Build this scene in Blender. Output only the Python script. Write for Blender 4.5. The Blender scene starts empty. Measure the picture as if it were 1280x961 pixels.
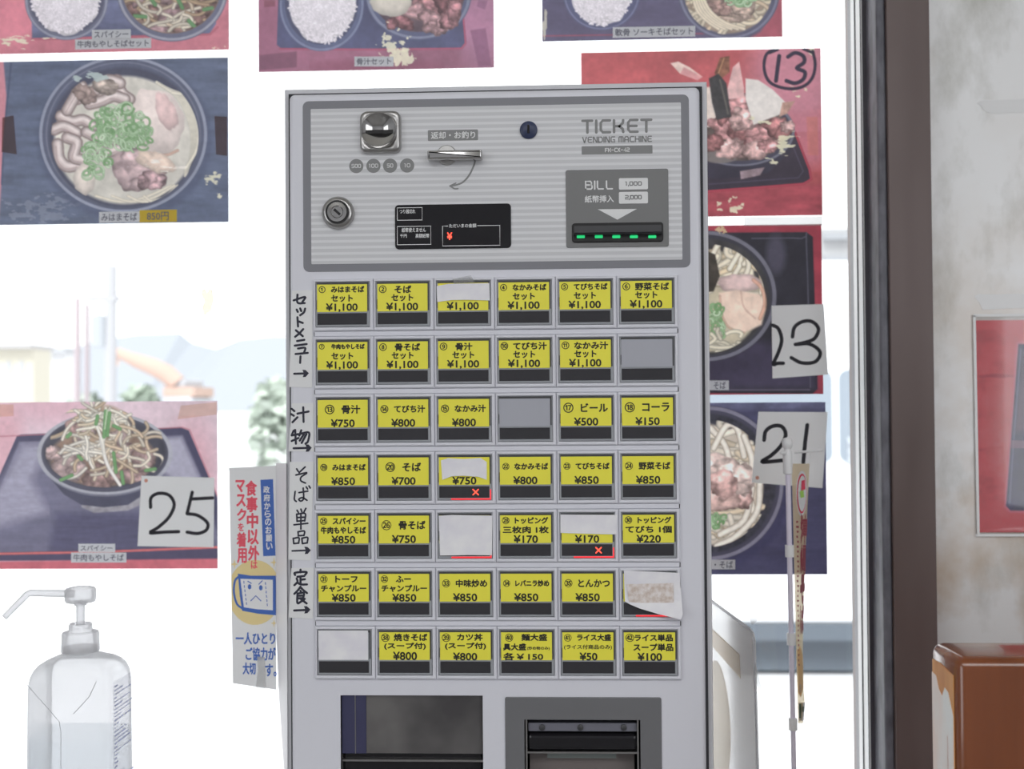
import bpy, bmesh, math, random
import numpy as np
from mathutils import Vector, Matrix
SC = bpy.context.scene
COL = SC.collection
# ------------------------------------------------------------------ camera, world, light, exposure
CAMP = np.array([0.0, 0.0, 1.35])
F = 1280 * 40 / 36.0
YAW, PITCH, ROLL = 0.040, 0.016, 0.0075
_f = np.array([-math.sin(YAW) * math.cos(PITCH), math.cos(YAW) * math.cos(PITCH), math.sin(PITCH)])
_r = np.array([math.cos(YAW), math.sin(YAW), 0.0])
_u = np.cross(_r, _f)
CR = _r * math.cos(ROLL) - _u * math.sin(ROLL)
CU = _u * math.cos(ROLL) + _r * math.sin(ROLL)
cd = bpy.data.cameras.new('camera'); cam = bpy.data.objects.new('camera', cd); COL.objects.link(cam)
cd.lens = 40; cd.sensor_width = 36; cd.sensor_fit = 'HORIZONTAL'; cd.clip_start = 0.02; cd.clip_end = 900
cam.matrix_world = Matrix(((CR[0], CU[0], -_f[0], CAMP[0]), (CR[1], CU[1], -_f[1], CAMP[1]), (CR[2], CU[2], -_f[2], CAMP[2]), (0, 0, 0, 1)))
SC.camera = cam
cd.dof.use_dof = True; cd.dof.focus_distance = 1.14; cd.dof.aperture_fstop = 6.3
SC.view_settings.view_transform = 'Standard'; SC.view_settings.look = 'None'
SC.view_settings.exposure = 0.0; SC.view_settings.gamma = 1.0; SC.view_settings.use_curve_mapping = False
world = bpy.data.worlds.new('overcast_sky'); SC.world = world; world.use_nodes = True
bg = world.node_tree.nodes['Background']; bg.inputs[0].default_value = (1.0, 1.0, 1.02, 1); bg.inputs[1].default_value = 1.8
sd = bpy.data.lights.new('sun', 'SUN'); sd.energy = 3.6; sd.angle = 0.3; sun = bpy.data.objects.new('sun', sd); COL.objects.link(sun)
sun.rotation_euler = (math.radians(38), 0, math.radians(-12))
def area(name, loc, rot, sx, sy, power, col=(1, 1, 1)):
    l = bpy.data.lights.new(name, 'AREA'); l.shape = 'RECTANGLE'; l.size = sx; l.size_y = sy; l.energy = power; l.color = col
    o = bpy.data.objects.new(name, l); COL.objects.link(o); o.location = loc; o.rotation_euler = rot
    return o
area('ceiling_fill_light', (0.1, -1.3, 2.70), (0, 0, 0), 2.6, 1.2, 37, (0.965, 0.98, 1.0))  # unseen overhead fill, added to brighten the machine front
area('side_fill_light', (-2.55, -1.9, 1.6), (0, math.radians(-90), 0), 1.5, 2.2, 26, (0.95, 0.972, 1.0))  # unseen fill lights added at both sides to brighten the room
area('side_fill_light', (2.15, -1.6, 1.6), (0, math.radians(90), 0), 1.5, 2.2, 25, (0.95, 0.972, 1.0))
GF = 0.60      # radiance of a white wall facing the room: display colour / GF = albedo
GP = 0.95      # the same for backlit paper on the glass
# ------------------------------------------------------------------ helpers
def P(px, py, Y):
    d = _f + CR * ((px - 640) / F) - CU * ((py - 480.5) / F)
    return CAMP + d * (Y / d[1])
def proj(x, y, z):
    d = [x - CAMP[0], y - CAMP[1], z - CAMP[2]]
    a = d[0] * CR[0] + d[1] * CR[1] + d[2] * CR[2]
    b = d[0] * CU[0] + d[1] * CU[1] + d[2] * CU[2]
    c = d[0] * _f[0] + d[1] * _f[1] + d[2] * _f[2]
    return 640 + F * a / c, 480.5 - F * b / c
def R(x0, y0, x1, y1, Y):
    ym, xm = (y0 + y1) / 2, (x0 + x1) / 2
    return (P(x0, ym, Y)[0], P(xm, y1, Y)[2], P(x1, ym, Y)[0], P(xm, y0, Y)[2])   # xa, za, xb, zb
def PP(pts, Y):
    return [(P(a, b, Y)[0], P(a, b, Y)[2]) for a, b in pts]
def lin(c):
    return [(v / 12.92 if v <= 0.04045 else ((v + 0.055) / 1.055) ** 2.4) for v in c]
def alb(c, g):
    return tuple(min(0.93, max(0.003, v / g)) for v in lin([k / 255 for k in c])) + (1,)
def mat(name, c=None, rough=0.5, g=GF, metal=0.0, spec=0.5, emit=None, es=1.0, base=None):
    m = bpy.data.materials.new(name); m.use_nodes = True
    b = m.node_tree.nodes['Principled BSDF']
    b.inputs['Base Color'].default_value = base if base else alb(c, g)
    b.inputs['Roughness'].default_value = rough; b.inputs['Metallic'].default_value = metal
    b.inputs['Specular IOR Level'].default_value = spec
    if emit:
        b.inputs['Emission Color'].default_value = tuple(emit) + (1,); b.inputs['Emission Strength'].default_value = es
    return m
def nodes(m):
    return m.node_tree.nodes, m.node_tree.links, m.node_tree.nodes['Principled BSDF']
def noise_mix(m, c1, c2, scale, g=GF, lo=0.35, hi=0.65, stretch=(1, 1, 1), detail=6, bump=0.0):
    n, l, b = nodes(m)
    tc = n.new('ShaderNodeTexCoord'); mp = n.new('ShaderNodeMapping'); mp.inputs['Scale'].default_value = stretch
    nz = n.new('ShaderNodeTexNoise'); nz.inputs['Scale'].default_value = scale; nz.inputs['Detail'].default_value = detail
    rp = n.new('ShaderNodeValToRGB'); rp.color_ramp.elements[0].position = lo; rp.color_ramp.elements[1].position = hi
    rp.color_ramp.elements[0].color = alb(c1, g); rp.color_ramp.elements[1].color = alb(c2, g)
    l.new(tc.outputs['Object'], mp.inputs[0]); l.new(mp.outputs[0], nz.inputs[0]); l.new(nz.outputs[0], rp.inputs[0]); l.new(rp.outputs[0], b.inputs['Base Color'])
    if bump:
        bp = n.new('ShaderNodeBump'); bp.inputs['Strength'].default_value = bump; bp.inputs['Distance'].default_value = 0.002
        l.new(nz.outputs[0], bp.inputs['Height']); l.new(bp.outputs[0], b.inputs['Normal'])
    return nz, rp
def sheet_mat(name, c=None, trans=0.3, g=GP, attr=None, rough=0.6, gloss=0.03):
    """paper: part of the light passes through"""
    m = bpy.data.materials.new(name); m.use_nodes = True
    n, l = m.node_tree.nodes, m.node_tree.links
    n.clear()
    out = n.new('ShaderNodeOutputMaterial'); mx = n.new('ShaderNodeMixShader'); mx.inputs[0].default_value = trans
    d = n.new('ShaderNodeBsdfDiffuse'); t = n.new('ShaderNodeBsdfTranslucent')
    if attr:
        a = n.new('ShaderNodeAttribute'); a.attribute_name = attr
        l.new(a.outputs['Color'], d.inputs[0]); l.new(a.outputs['Color'], t.inputs[0])
    else:
        d.inputs[0].default_value = alb(c, g); t.inputs[0].default_value = alb(c, g)
    gl = n.new('ShaderNodeBsdfGlossy'); gl.inputs['Roughness'].default_value = rough
    m2 = n.new('ShaderNodeMixShader'); m2.inputs[0].default_value = gloss
    l.new(d.outputs[0], mx.inputs[1]); l.new(t.outputs[0], mx.inputs[2])
    l.new(mx.outputs[0], m2.inputs[1]); l.new(gl.outputs[0], m2.inputs[2]); l.new(m2.outputs[0], out.inputs[0])
    return m
def clear_mat(name, tint=(1, 1, 1), ior=1.45, body=0.0, bodycol=(0.9, 0.9, 0.9), trl=0.5, rough=0.02, glossk=1.0):
    """thin clear sheet: straight-through light, fresnel reflection, a little milky body"""
    m = bpy.data.materials.new(name); m.use_nodes = True
    n, l = m.node_tree.nodes, m.node_tree.links
    n.clear()
    out = n.new('ShaderNodeOutputMaterial')
    t = n.new('ShaderNodeBsdfTransparent'); t.inputs[0].default_value = tuple(tint) + (1,)
    d = n.new('ShaderNodeBsdfDiffuse'); d.inputs[0].default_value = tuple(bodycol) + (1,)
    tr = n.new('ShaderNodeBsdfTranslucent'); tr.inputs[0].default_value = tuple(bodycol) + (1,)
    mb_ = n.new('ShaderNodeMixShader'); mb_.inputs[0].default_value = trl
    l.new(d.outputs[0], mb_.inputs[1]); l.new(tr.outputs[0], mb_.inputs[2])
    m1 = n.new('ShaderNodeMixShader'); m1.inputs[0].default_value = body
    l.new(t.outputs[0], m1.inputs[1]); l.new(mb_.outputs[0], m1.inputs[2])
    fr = n.new('ShaderNodeFresnel'); fr.inputs[0].default_value = ior
    mu = n.new('ShaderNodeMath'); mu.operation = 'MULTIPLY'; mu.inputs[1].default_value = glossk; l.new(fr.outputs[0], mu.inputs[0])
    gl = n.new('ShaderNodeBsdfGlossy'); gl.inputs['Roughness'].default_value = rough
    m2 = n.new('ShaderNodeMixShader')
    l.new(mu.outputs[0], m2.inputs[0]); l.new(m1.outputs[0], m2.inputs[1]); l.new(gl.outputs[0], m2.inputs[2]); l.new(m2.outputs[0], out.inputs[0])
    return m

class MB:
    def __init__(s): s.v = []; s.f = []
    def add(s, vs, fs):
        k = len(s.v); s.v += [tuple(map(float, p)) for p in vs]; s.f += [tuple(i + k for i in q) for q in fs]; return s
    def box(s, x0, y0, z0, x1, y1, z1):
        vs = [(x, y, z) for z in (z0, z1) for y in (y0, y1) for x in (x0, x1)]
        return s.add(vs, [(0, 2, 3, 1), (4, 5, 7, 6), (0, 1, 5, 4), (2, 6, 7, 3), (0, 4, 6, 2), (1, 3, 7, 5)])
    def prism(s, poly, yb, yf, bev=0.0, seg=3):
        """polygon (x,z) extruded along y from yb (rear) to yf (front, smaller y), rounded front edge"""
        poly = list(poly)
        a = sum(poly[i][0] * poly[(i + 1) % len(poly)][1] - poly[(i + 1) % len(poly)][0] * poly[i][1] for i in range(len(poly)))
        if a < 0: poly = poly[::-1]
        n = len(poly); rings = [(0.0, yb)]
        if bev > 0:
            for k in range(seg + 1):
                t = math.pi / 2 * k / seg
                rings.append((bev * (1 - math.cos(t)), yf + bev * (1 - math.sin(t))))
        else: rings.append((0.0, yf))
        vs = []
        for off, y in rings:
            for p in inset(poly, off): vs.append((p[0], y, p[1]))
        fs = []
        for r_ in range(len(rings) - 1):
            for i in range(n):
                j = (i + 1) % n; fs.append((r_ * n + i, r_ * n + j, (r_ + 1) * n + j, (r_ + 1) * n + i))
        fs.append(tuple(range((len(rings) - 1) * n, len(rings) * n))); fs.append(tuple(range(n))[::-1])
        return s.add(vs, fs)
    def flat(s, poly, y):
        return s.add([(p[0], y, p[1]) for p in poly], [tuple(range(len(poly)))])
    def ribbon(s, pts, w, y, smooth=True, dy=0.0):
        """pen stroke in the xz plane with round ends"""
        pts = catmull(pts) if smooth and len(pts) > 2 else pts
        L, Rr = [], []
        for i, p in enumerate(pts):
            a = pts[max(0, i - 1)]; b = pts[min(len(pts) - 1, i + 1)]
            d = np.array([b[0] - a[0], b[1] - a[1]]); d /= (np.linalg.norm(d) + 1e-12); nn = np.array([-d[1], d[0]]) * w / 2
            L.append((p[0] + nn[0], y, p[1] + nn[1])); Rr.append((p[0] - nn[0], y, p[1] - nn[1]))
        n = len(pts); s.add(L + Rr, [(i, i + 1, n + i + 1, n + i) for i in range(n - 1)])
        for p in (pts[0], pts[-1]): s.disc(p[0], p[1], w / 2, y - 0.00002, 10)
        if not smooth:
            for p in pts[1:-1]: s.disc(p[0], p[1], w / 2, y - 0.00002, 10)
        return s
    def disc(s, cx, cz, r, y, n=28, rz=None):
        rz = rz or r
        return s.flat([(cx + r * math.cos(2 * math.pi * k / n), cz + rz * math.sin(2 * math.pi * k / n)) for k in range(n)], y)
    def lathe_y(s, cx, cz, prof, n=40, sz=1.0):
        """prof: (radius, y)"""
        vs = []
        for r, y in prof:
            for k in range(n):
                a = 2 * math.pi * k / n; vs.append((cx + r * math.cos(a), y, cz + sz * r * math.sin(a)))
        fs = []
        for i in range(len(prof) - 1):
            for k in range(n):
                j = (k + 1) % n; fs.append((i * n + k, i * n + j, (i + 1) * n + j, (i + 1) * n + k))
        return s.add(vs, fs)
    def lathe_z(s, cx, cy, prof, n=32):
        vs = []
        for r, z in prof:
            for k in range(n):
                a = 2 * math.pi * k / n; vs.append((cx + r * math.cos(a), cy + r * math.sin(a), z))
        fs = []
        for i in range(len(prof) - 1):
            for k in range(n):
                j = (k + 1) % n; fs.append((i * n + k, i * n + j, (i + 1) * n + j, (i + 1) * n + k))
        return s.add(vs, fs)
    def tube(s, pts, r, n=14, caps=True):
        pts = [Vector(p) for p in pts]; vs = []; fs = []
        rr = r if isinstance(r, (list, tuple)) else [r] * len(pts)
        ref = None
        for i, p in enumerate(pts):
            d = (pts[min(i + 1, len(pts) - 1)] - pts[max(0, i - 1)]).normalized()
            if ref is None: ref = Vector((0, 1, 0)) if abs(d.y) < 0.8 else Vector((1, 0, 0))
            a = d.cross(ref).normalized(); b = d.cross(a).normalized()
            for k in range(n):
                t = 2 * math.pi * k / n; vs.append(p + a * (rr[i] * math.cos(t)) + b * (rr[i] * math.sin(t)))
        for i in range(len(pts) - 1):
            for k in range(n):
                j = (k + 1) % n; fs.append((i * n + k, i * n + j, (i + 1) * n + j, (i + 1) * n + k))
        if caps: fs.append(tuple(range(n))); fs.append(tuple(range((len(pts) - 1) * n, len(pts) * n)))
        return s.add(vs, fs)
    def text(s, string, box, y, bold=0.0, fit=True):
        """printed lettering fitted into box (xa,za,xb,zb) on the plane y"""
        gv, gf = glyphs(string)
        lo, hi = gv.min(0), gv.max(0)
        xa, za, xb, zb = box; sx = (xb - xa) / max(1e-6, hi[0] - lo[0]); sz = (zb - za) / max(1e-6, hi[1] - lo[1])
        shifts = [(0, 0)] if not bold else [(0, 0), (bold, 0), (-bold, 0), (0, bold), (0, -bold), (bold * .7, bold * .7), (-bold * .7, bold * .7), (bold * .7, -bold * .7), (-bold * .7, -bold * .7)]
        for i, (dx, dz) in enumerate(shifts):
            s.add([(xa + (p[0] - lo[0]) * sx + dx, y - i * 0.000004, za + (p[1] - lo[1]) * sz + dz) for p in gv], gf)
        return s
    def vtext(s, string, box, y, bold=0.0, gap=0.08):
        """vertical writing, one character under the other"""
        xa, za, xb, zb = box; n = len(string); h = (zb - za) / n
        for i, ch in enumerate(string):
            k = 0.16 if ch in 'らのをはかいおそばめ' else 0.0
            top = zb - i * h; w = xb - xa
            s.text(ch, (xa + w * k / 2, top - h * (1 - gap / 2), xb - w * k / 2, top - h * gap / 2), y, bold)
        return s
    def warp(s, fn):
        s.v = [tuple(fn(*p)) for p in s.v]; return s
    def build(s, name, m, parent=None, smooth=False, bevel=0.0):
        o0 = world_of(parent) if parent else Vector((0, 0, 0))
        me = bpy.data.meshes.new(name)
        me.from_pydata([(p[0] - o0.x, p[1] - o0.y, p[2] - o0.z) for p in s.v], [], s.f)
        if bevel or smooth:
            bm = bmesh.new(); bm.from_mesh(me)
            bmesh.ops.recalc_face_normals(bm, faces=bm.faces)
            if bevel: bmesh.ops.bevel(bm, geom=list(bm.edges), offset=bevel, segments=3, profile=0.5, affect='EDGES')
            bm.to_mesh(me); bm.free()
        if smooth:
            me.polygons.foreach_set('use_smooth', [True] * len(me.polygons))
            me.set_sharp_from_angle(angle=math.radians(40))
        me.materials.append(m); me.update()
        o = bpy.data.objects.new(name, me); COL.objects.link(o)
        if parent: o.parent = parent
        return o
def world_of(o):
    v = Vector((0, 0, 0))
    while o: v += o.location; o = o.parent
    return v
def inset(poly, d):
    if d == 0: return poly
    n = len(poly); out = []
    for i in range(n):
        p0, p1, p2 = np.array(poly[i - 1]), np.array(poly[i]), np.array(poly[(i + 1) % n])
        e1 = p1 - p0; e2 = p2 - p1; e1 = e1 / (np.linalg.norm(e1) + 1e-12); e2 = e2 / (np.linalg.norm(e2) + 1e-12)
        n1 = np.array([-e1[1], e1[0]]); n2 = np.array([-e2[1], e2[0]])
        b = n1 + n2; b = b / max(1e-9, (1 + n1 @ n2)); out.append(tuple(p1 + b * d))
    return out
def catmull(pts, k=5):
    q = [np.array(p, float) for p in pts]; q = [2 * q[0] - q[1]] + q + [2 * q[-1] - q[-2]]; out = []
    for i in range(1, len(q) - 2):
        for j in range(k):
            t = j / k
            out.append(tuple(0.5 * ((2 * q[i]) + (-q[i - 1] + q[i + 1]) * t + (2 * q[i - 1] - 5 * q[i] + 4 * q[i + 1] - q[i + 2]) * t * t + (-q[i - 1] + 3 * q[i] - 3 * q[i + 1] + q[i + 2]) * t ** 3)))
    out.append(tuple(q[-2])); return out
def rrect(box, r, n=6):
    xa, za, xb, zb = box; out = []
    for cx, cz, a0 in ((xb - r, zb - r, 0), (xa + r, zb - r, 90), (xa + r, za + r, 180), (xb - r, za + r, 270)):
        for k in range(n + 1):
            a = math.radians(a0 + 90 * k / n); out.append((cx + r * math.cos(a), cz + r * math.sin(a)))
    return out
_gc = {}
def glyphs(string):
    if string not in _gc:
        cu = bpy.data.curves.new('lettering', 'FONT'); cu.body = string; cu.size = 1; cu.resolution_u = 3
        o = bpy.data.objects.new('lettering', cu); COL.objects.link(o)
        dg = bpy.context.evaluated_depsgraph_get(); me = bpy.data.meshes.new_from_object(o.evaluated_get(dg))
        _gc[string] = (np.array([v.co[:2] for v in me.vertices]), [tuple(p.vertices) for p in me.polygons])
        bpy.data.objects.remove(o); bpy.data.meshes.remove(me); bpy.data.curves.remove(cu)
    return _gc[string]
def tag(o, label, cat, group=None):
    o['label'] = label; o['category'] = cat
    if group: o['group'] = group
    return o
def thing(name, label, cat, loc, group=None):
    o = bpy.data.objects.new(name, None); COL.objects.link(o); o.location = loc; o.empty_display_size = 0.05
    return tag(o, label, cat, group)
def struct(o): o['kind'] = 'structure'; return o
def cut(o, boxes, shape=None):
    """cut box-shaped openings into a part"""
    for b in (boxes or [None]):
        c = (MB().box(*b) if b else shape).build('cutter', o.data.materials[0], smooth=not b)
        md = o.modifiers.new('cut', 'BOOLEAN'); md.object = c; md.operation = 'DIFFERENCE'; md.solver = 'EXACT'
        w = world_of(o); c.location = (0, 0, 0)
        bpy.context.view_layer.update()
        dg = bpy.context.evaluated_depsgraph_get(); me = bpy.data.meshes.new_from_object(o.evaluated_get(dg))
        o.modifiers.clear(); o.data = me; bpy.data.objects.remove(c)
    return o
# ------------------------------------------------------------------ materials
M = {}
M['body'] = mat('ivory_white_painted_steel', (180, 180, 186), 0.32)
M['side'] = mat('grey_white_painted_steel', (172, 172, 176), 0.4)
M['gap'] = mat('dark_rubber', (40, 40, 44), 0.7)
M['hdr'] = mat('grey_print', (105, 105, 110), 0.45)
M['print'] = mat('mid_grey_print', (108, 108, 108), 0.5)
M['lightprint'] = mat('pale_grey_print', (186, 186, 186), 0.5)
M['chrome'] = mat('chrome', rough=0.12, metal=1.0, base=(0.58, 0.57, 0.56, 1))
M['steel'] = mat('satin_steel', rough=0.3, metal=1.0, base=(0.45, 0.44, 0.43, 1))
M['blk'] = mat('gloss_black', (22, 21, 24), 0.12)
M['mblk'] = mat('matt_black', (24, 23, 24), 0.6)
M['navy'] = mat('navy_plastic', (34, 42, 68), 0.35)
M['bezel'] = mat('smoked_grey_plastic', (128, 130, 134), 0.22)
M['clip'] = mat('dark_grey_plastic', (52, 52, 54), 0.4)
M['yellow'] = mat('yellow_card', (214, 190, 60), 0.5)
M['blank'] = mat('grey_blank_card', (140, 141, 148), 0.4)
M['ink'] = mat('black_ink', (28, 28, 22), 0.6)
M['marker'] = mat('black_marker', (34, 34, 46), 0.6)
M['window'] = mat('dark_window', (44, 43, 46), 0.18)
M['paper'] = mat('white_paper', (192, 190, 194), 0.7)
noise_mix(M['paper'], (186, 184, 190), (197, 196, 199), 40)
M['tapepaper'] = mat('paper_label', (186, 186, 186), 0.5)
M['red'] = mat('red_lamp', (200, 30, 30), 0.4, emit=(1.0, 0.03, 0.05), es=.8)
M['redx'] = mat('red_mark_lamp', (255, 60, 40), 0.4, emit=(1.0, 0.07, 0.04), es=2.2)
M['green'] = mat('green_lamp', (20, 160, 80), 0.4, emit=(0.02, 0.75, 0.25), es=.62)
M['whiteprint'] = mat('white_screen_print', (200, 200, 205), 0.5)
M['billp'] = mat('bill_panel_grey', (98, 98, 98), 0.4)
M['plate'] = mat('charcoal_plate', (90, 90, 92), 0.35)
m = mat('striped_panel', (170, 170, 170), 0.4); M['stripe'] = m
n, l, b = nodes(m)
tc = n.new('ShaderNodeTexCoord'); sp = n.new('ShaderNodeSeparateXYZ'); l.new(tc.outputs['Object'], sp.inputs[0])
STRIPE = 0.00622
m1 = n.new('ShaderNodeMath'); m1.operation = 'MULTIPLY'; m1.inputs[1].default_value = 1 / STRIPE; l.new(sp.outputs['Z'], m1.inputs[0])
m2 = n.new('ShaderNodeMath'); m2.operation = 'FRACT'; l.new(m1.outputs[0], m2.inputs[0])
rp = n.new('ShaderNodeValToRGB'); l.new(m2.outputs[0], rp.inputs[0]); l.new(rp.outputs[0], b.inputs['Base Color'])
e = rp.color_ramp.elements; e[0].position = 0.0; e[0].color = alb((166, 166, 168), GF); e[1].position = 1.0; e[1].color = alb((166, 166, 168), GF)
for p_, c_ in ((0.42, (166, 166, 168)), (0.54, (181, 181, 183)), (0.86, (181, 181, 183)), (0.96, (166, 166, 168))):
    q = e.new(p_); q.color = alb(c_, GF)
M['smoke'] = mat('smoked_flap', (74, 72, 72), 0.25); noise_mix(M['smoke'], (58, 56, 57), (88, 86, 85), 16, lo=.3, hi=.7, detail=3)
M['recess'] = mat('recess_grey', (100, 98, 98), 0.6)
noise_mix(M['recess'], (62, 60, 62), (116, 113, 113), 14)
M['wht'] = clear_mat('white_plastic', (.97, .97, .98), body=.55, bodycol=(.93, .93, .94), trl=.62, rough=.25, glossk=.6)
M['glass'] = clear_mat('window_glass', (0.97, 0.985, 0.98), glossk=0.6)
M['tape'] = clear_mat('clear_tape', (0.97, 0.97, 0.97), body=0.2, bodycol=(0.85, 0.85, 0.85), rough=0.25)
M['tapewhite'] = clear_mat('milky_tape', (0.97, 0.97, 0.97), body=0.4, bodycol=(0.93, 0.93, 0.93), trl=0.5, rough=0.3)
M['tapetan'] = clear_mat('aged_tape', (0.99, 0.93, 0.86), body=0.03, bodycol=(0.8, 0.68, 0.55), rough=0.35)
M['tapebrown'] = clear_mat('brown_tape', (0.68, 0.58, 0.56), body=0.12, bodycol=(0.3, 0.2, 0.2), rough=0.35)
M['capt'] = sheet_mat('caption_paper', (192, 193, 200), 0.1, g=.6)
M['capty'] = sheet_mat('yellow_caption_paper', (186, 160, 58), 0.1, g=.6)
M['captink'] = sheet_mat('faded_ink', (98, 98, 112), 0.1, g=.6)
M['card'] = sheet_mat('number_card_paper', (210, 209, 206), 0.0, g=.62, gloss=.02)
M['cardink'] = mat('card_marker', (30, 28, 34), 0.7)

# ------------------------------------------------------------------ room and window
YM = 1.15          # machine front
YP = 1.492         # posters
YG = 1.50          # glass
XL, XR, YB, ZT = -2.6, 2.2, -4.0, 2.75
jx0 = P(1083, 480, 1.45)[0]; jx1 = P(1114, 480, 1.40)[0]; jx2 = P(1168, 480, 1.40)[0]
m = mat('floor_tiles', (120, 112, 104), 0.35)
n, l, b = nodes(m); tc = n.new('ShaderNodeTexCoord'); bt = n.new('ShaderNodeTexBrick'); l.new(tc.outputs['Object'], bt.inputs['Vector'])
bt.offset = 0; bt.inputs['Scale'].default_value = 1; bt.inputs['Brick Width'].default_value = .3; bt.inputs['Row Height'].default_value = .3; bt.inputs['Mortar Size'].default_value = .004
bt.inputs['Color1'].default_value = (.19, .185, .18, 1); bt.inputs['Color2'].default_value = (.22, .215, .21, 1); bt.inputs['Mortar'].default_value = (.1, .1, .1, 1)
l.new(bt.outputs['Color'], b.inputs['Base Color'])
struct(MB().box(XL, YB, -0.1, XR, 1.6, 0).build('floor', m))
mc = mat('ceiling_paint', (180, 178, 172), 0.8); struct(MB().box(XL - .1, YB - .1, ZT, XR + .1, 1.75, ZT + .1).build('ceiling', mc))
mw = mat('plaster_wall', (152, 152, 154), 0.8)
struct(MB().box(XL - .1, YB, 0, XL, 1.6, ZT).build('wall_left', mw)); struct(MB().box(XR, YB, 0, XR + .1, 1.6, ZT).build('wall_right', mw)); struct(MB().box(XL, YB - .1, 0, XR, YB, ZT).build('wall_back', mw))
# front wall: below and above the window, and the stained metal panel right of the jamb
struct(MB().box(XL, 1.47, 0, jx1 + .01, 1.6, 0.74).box(XL, 1.47, 2.35, jx1 + .01, 1.6, ZT).build('wall_front', mw))
m = mat('stained_metal_panel', (196, 196, 194), 0.38)
n, l, b = nodes(m)
nz, rp = noise_mix(m, (160, 159, 154), (205, 207, 204), 9, lo=0.32, hi=0.52, stretch=(1.0, 1.0, 0.5), detail=10)
nz.inputs['Roughness'].default_value = 0.62
nz2 = n.new('ShaderNodeTexNoise'); nz2.inputs['Scale'].default_value = 9; nz2.inputs['Detail'].default_value = 8
rp2 = n.new('ShaderNodeValToRGB'); rp2.color_ramp.elements[0].position = 0.47; rp2.color_ramp.elements[1].position = 0.68
rp2.color_ramp.elements[0].color = (0, 0, 0, 1); rp2.color_ramp.elements[1].color = (0.75, 0.75, 0.75, 1)
tc = [q for q in n if q.type == 'TEX_COORD'][0]
mpp = n.new('ShaderNodeMapping'); mpp.inputs['Location'].default_value = (3.1, 1.7, .4); l.new(tc.outputs['Object'], mpp.inputs[0]); l.new(mpp.outputs[0], nz2.inputs[0]); l.new(nz2.outputs[0], rp2.inputs[0])
# rust stains gather low and along the jamb edge
sx = n.new('ShaderNodeSeparateXYZ'); l.new(tc.outputs['Object'], sx.inputs[0])
mr = n.new('ShaderNodeMapRange'); mr.inputs['From Min'].default_value = 1.62; mr.inputs['From Max'].default_value = 1.08; mr.inputs['To Min'].default_value = 0.12; mr.inputs['To Max'].default_value = 0.95; l.new(sx.outputs['Z'], mr.inputs['Value'])
mm = n.new('ShaderNodeMath'); mm.operation = 'MULTIPLY'; l.new(rp2.outputs[0], mm.inputs[0]); l.new(mr.outputs[0], mm.inputs[1])
mx = n.new('ShaderNodeMixRGB'); mx.inputs[2].default_value = alb((158, 134, 104), GF); l.new(mm.outputs[0], mx.inputs[0]); l.new(rp.outputs[0], mx.inputs[1]); l.new(mx.outputs[0], b.inputs['Base Color'])
b.inputs['Metallic'].default_value = 0.15
YW = 1.44
struct(MB().box(jx2 - .01, YW, 0, XR, 1.6, ZT).build('wall_front_panel', m))
# frames and trim added around the unseen side and ceiling fill lights
mfr = mat('white_added_frame', (180, 180, 182), .4)
for k_, (xw, sgn, yc) in enumerate(((XL, 1, -1.9), (XR, -1, -1.6))):
    a_, b_ = sorted((xw + sgn * .0005, xw + sgn * .07)); m_ = MB()
    for q_ in ((yc - 1.18, .79, yc - 1.11, 2.41), (yc + 1.11, .79, yc + 1.18, 2.41), (yc - 1.11, .79, yc + 1.11, .84), (yc - 1.11, 2.36, yc + 1.11, 2.41), (yc - .02, .84, yc + .02, 2.36)): m_.box(a_, q_[0], q_[1], b_, q_[2], q_[3])
    struct(m_.build('window_%d' % (k_ + 2), mfr))  # invented window frame around a side fill light
m_ = MB()
for q_ in ((-1.24, -1.94, 1.44, -1.91), (-1.24, -.69, 1.44, -.66), (-1.24, -1.91, -1.21, -.69), (1.41, -1.91, 1.44, -.69)): m_.box(q_[0], q_[1], 2.66, q_[2], q_[3], ZT)
struct(m_.build('trim_3', mfr))
# window
win = bpy.data.objects.new('window_1', None); COL.objects.link(win); win.location = (-0.8, 1.5, 0.74); struct(win)
MB().box(XL, YG, 0.74, jx0 + .03, YG + .006, 2.35).build('glass_pane', M['glass'], win)
malu = mat('white_vinyl_liner', (245, 245, 248), .3, g=.9)
MB().box(jx0 - .0015, 1.4505, 0.74, jx0, 1.4995, 2.35).build('reveal_liner', malu, win)
MB().box(jx0 - .0022, 1.476, 0.74, jx0 - .0015, 1.480, 2.35).box(jx0 - .0022, 1.4505, 0.74, jx0 - .0015, 1.4525, 2.35).build('gasket', M['gap'], win)
mblk = mat('black_bronze_frame', (66, 63, 68), 0.35)
noise_mix(mblk, (56, 53, 58), (74, 71, 76), 30, stretch=(1, 1, .15))
MB().box(jx0, 1.45, 0.74, jx1 - .011, 1.52, 2.35).build('frame', mblk, win)
mfl = mat('worn_frame_lip', (104, 104, 112), 0.5); noise_mix(mfl, (70, 70, 76), (104, 104, 111), 70, lo=.3, hi=.75, stretch=(1, 1, .4))
MB().box(jx1 - .0112, 1.405, 0.74, jx1, 1.52, 2.35).build('frame_lip', mfl, win, bevel=.003)
MB().box(XL, 1.45, 0.70, jx1, 1.53, 0.74).build('sill_frame', mblk, win)
mbr = mat('brown_painted_jamb', (84, 70, 68), 0.4); noise_mix(mbr, (74, 61, 58), (92, 80, 78), 3, stretch=(3, 1, .6), detail=3)
struct(MB().box(jx1, 1.40, 0, jx2, 1.6, ZT).build('trim_1', mbr, bevel=.0015))
mled = mat('ledge_laminate', (205, 203, 200), 0.4)
struct(MB().box(XL, 1.05, 0.70, -0.0 - .235, 1.449, 0.845).box(P(892, 900, 1.2)[0] + .0, 1.30, 0.70, jx0, 1.449, 0.845).build('trim_2', mled))

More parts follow.
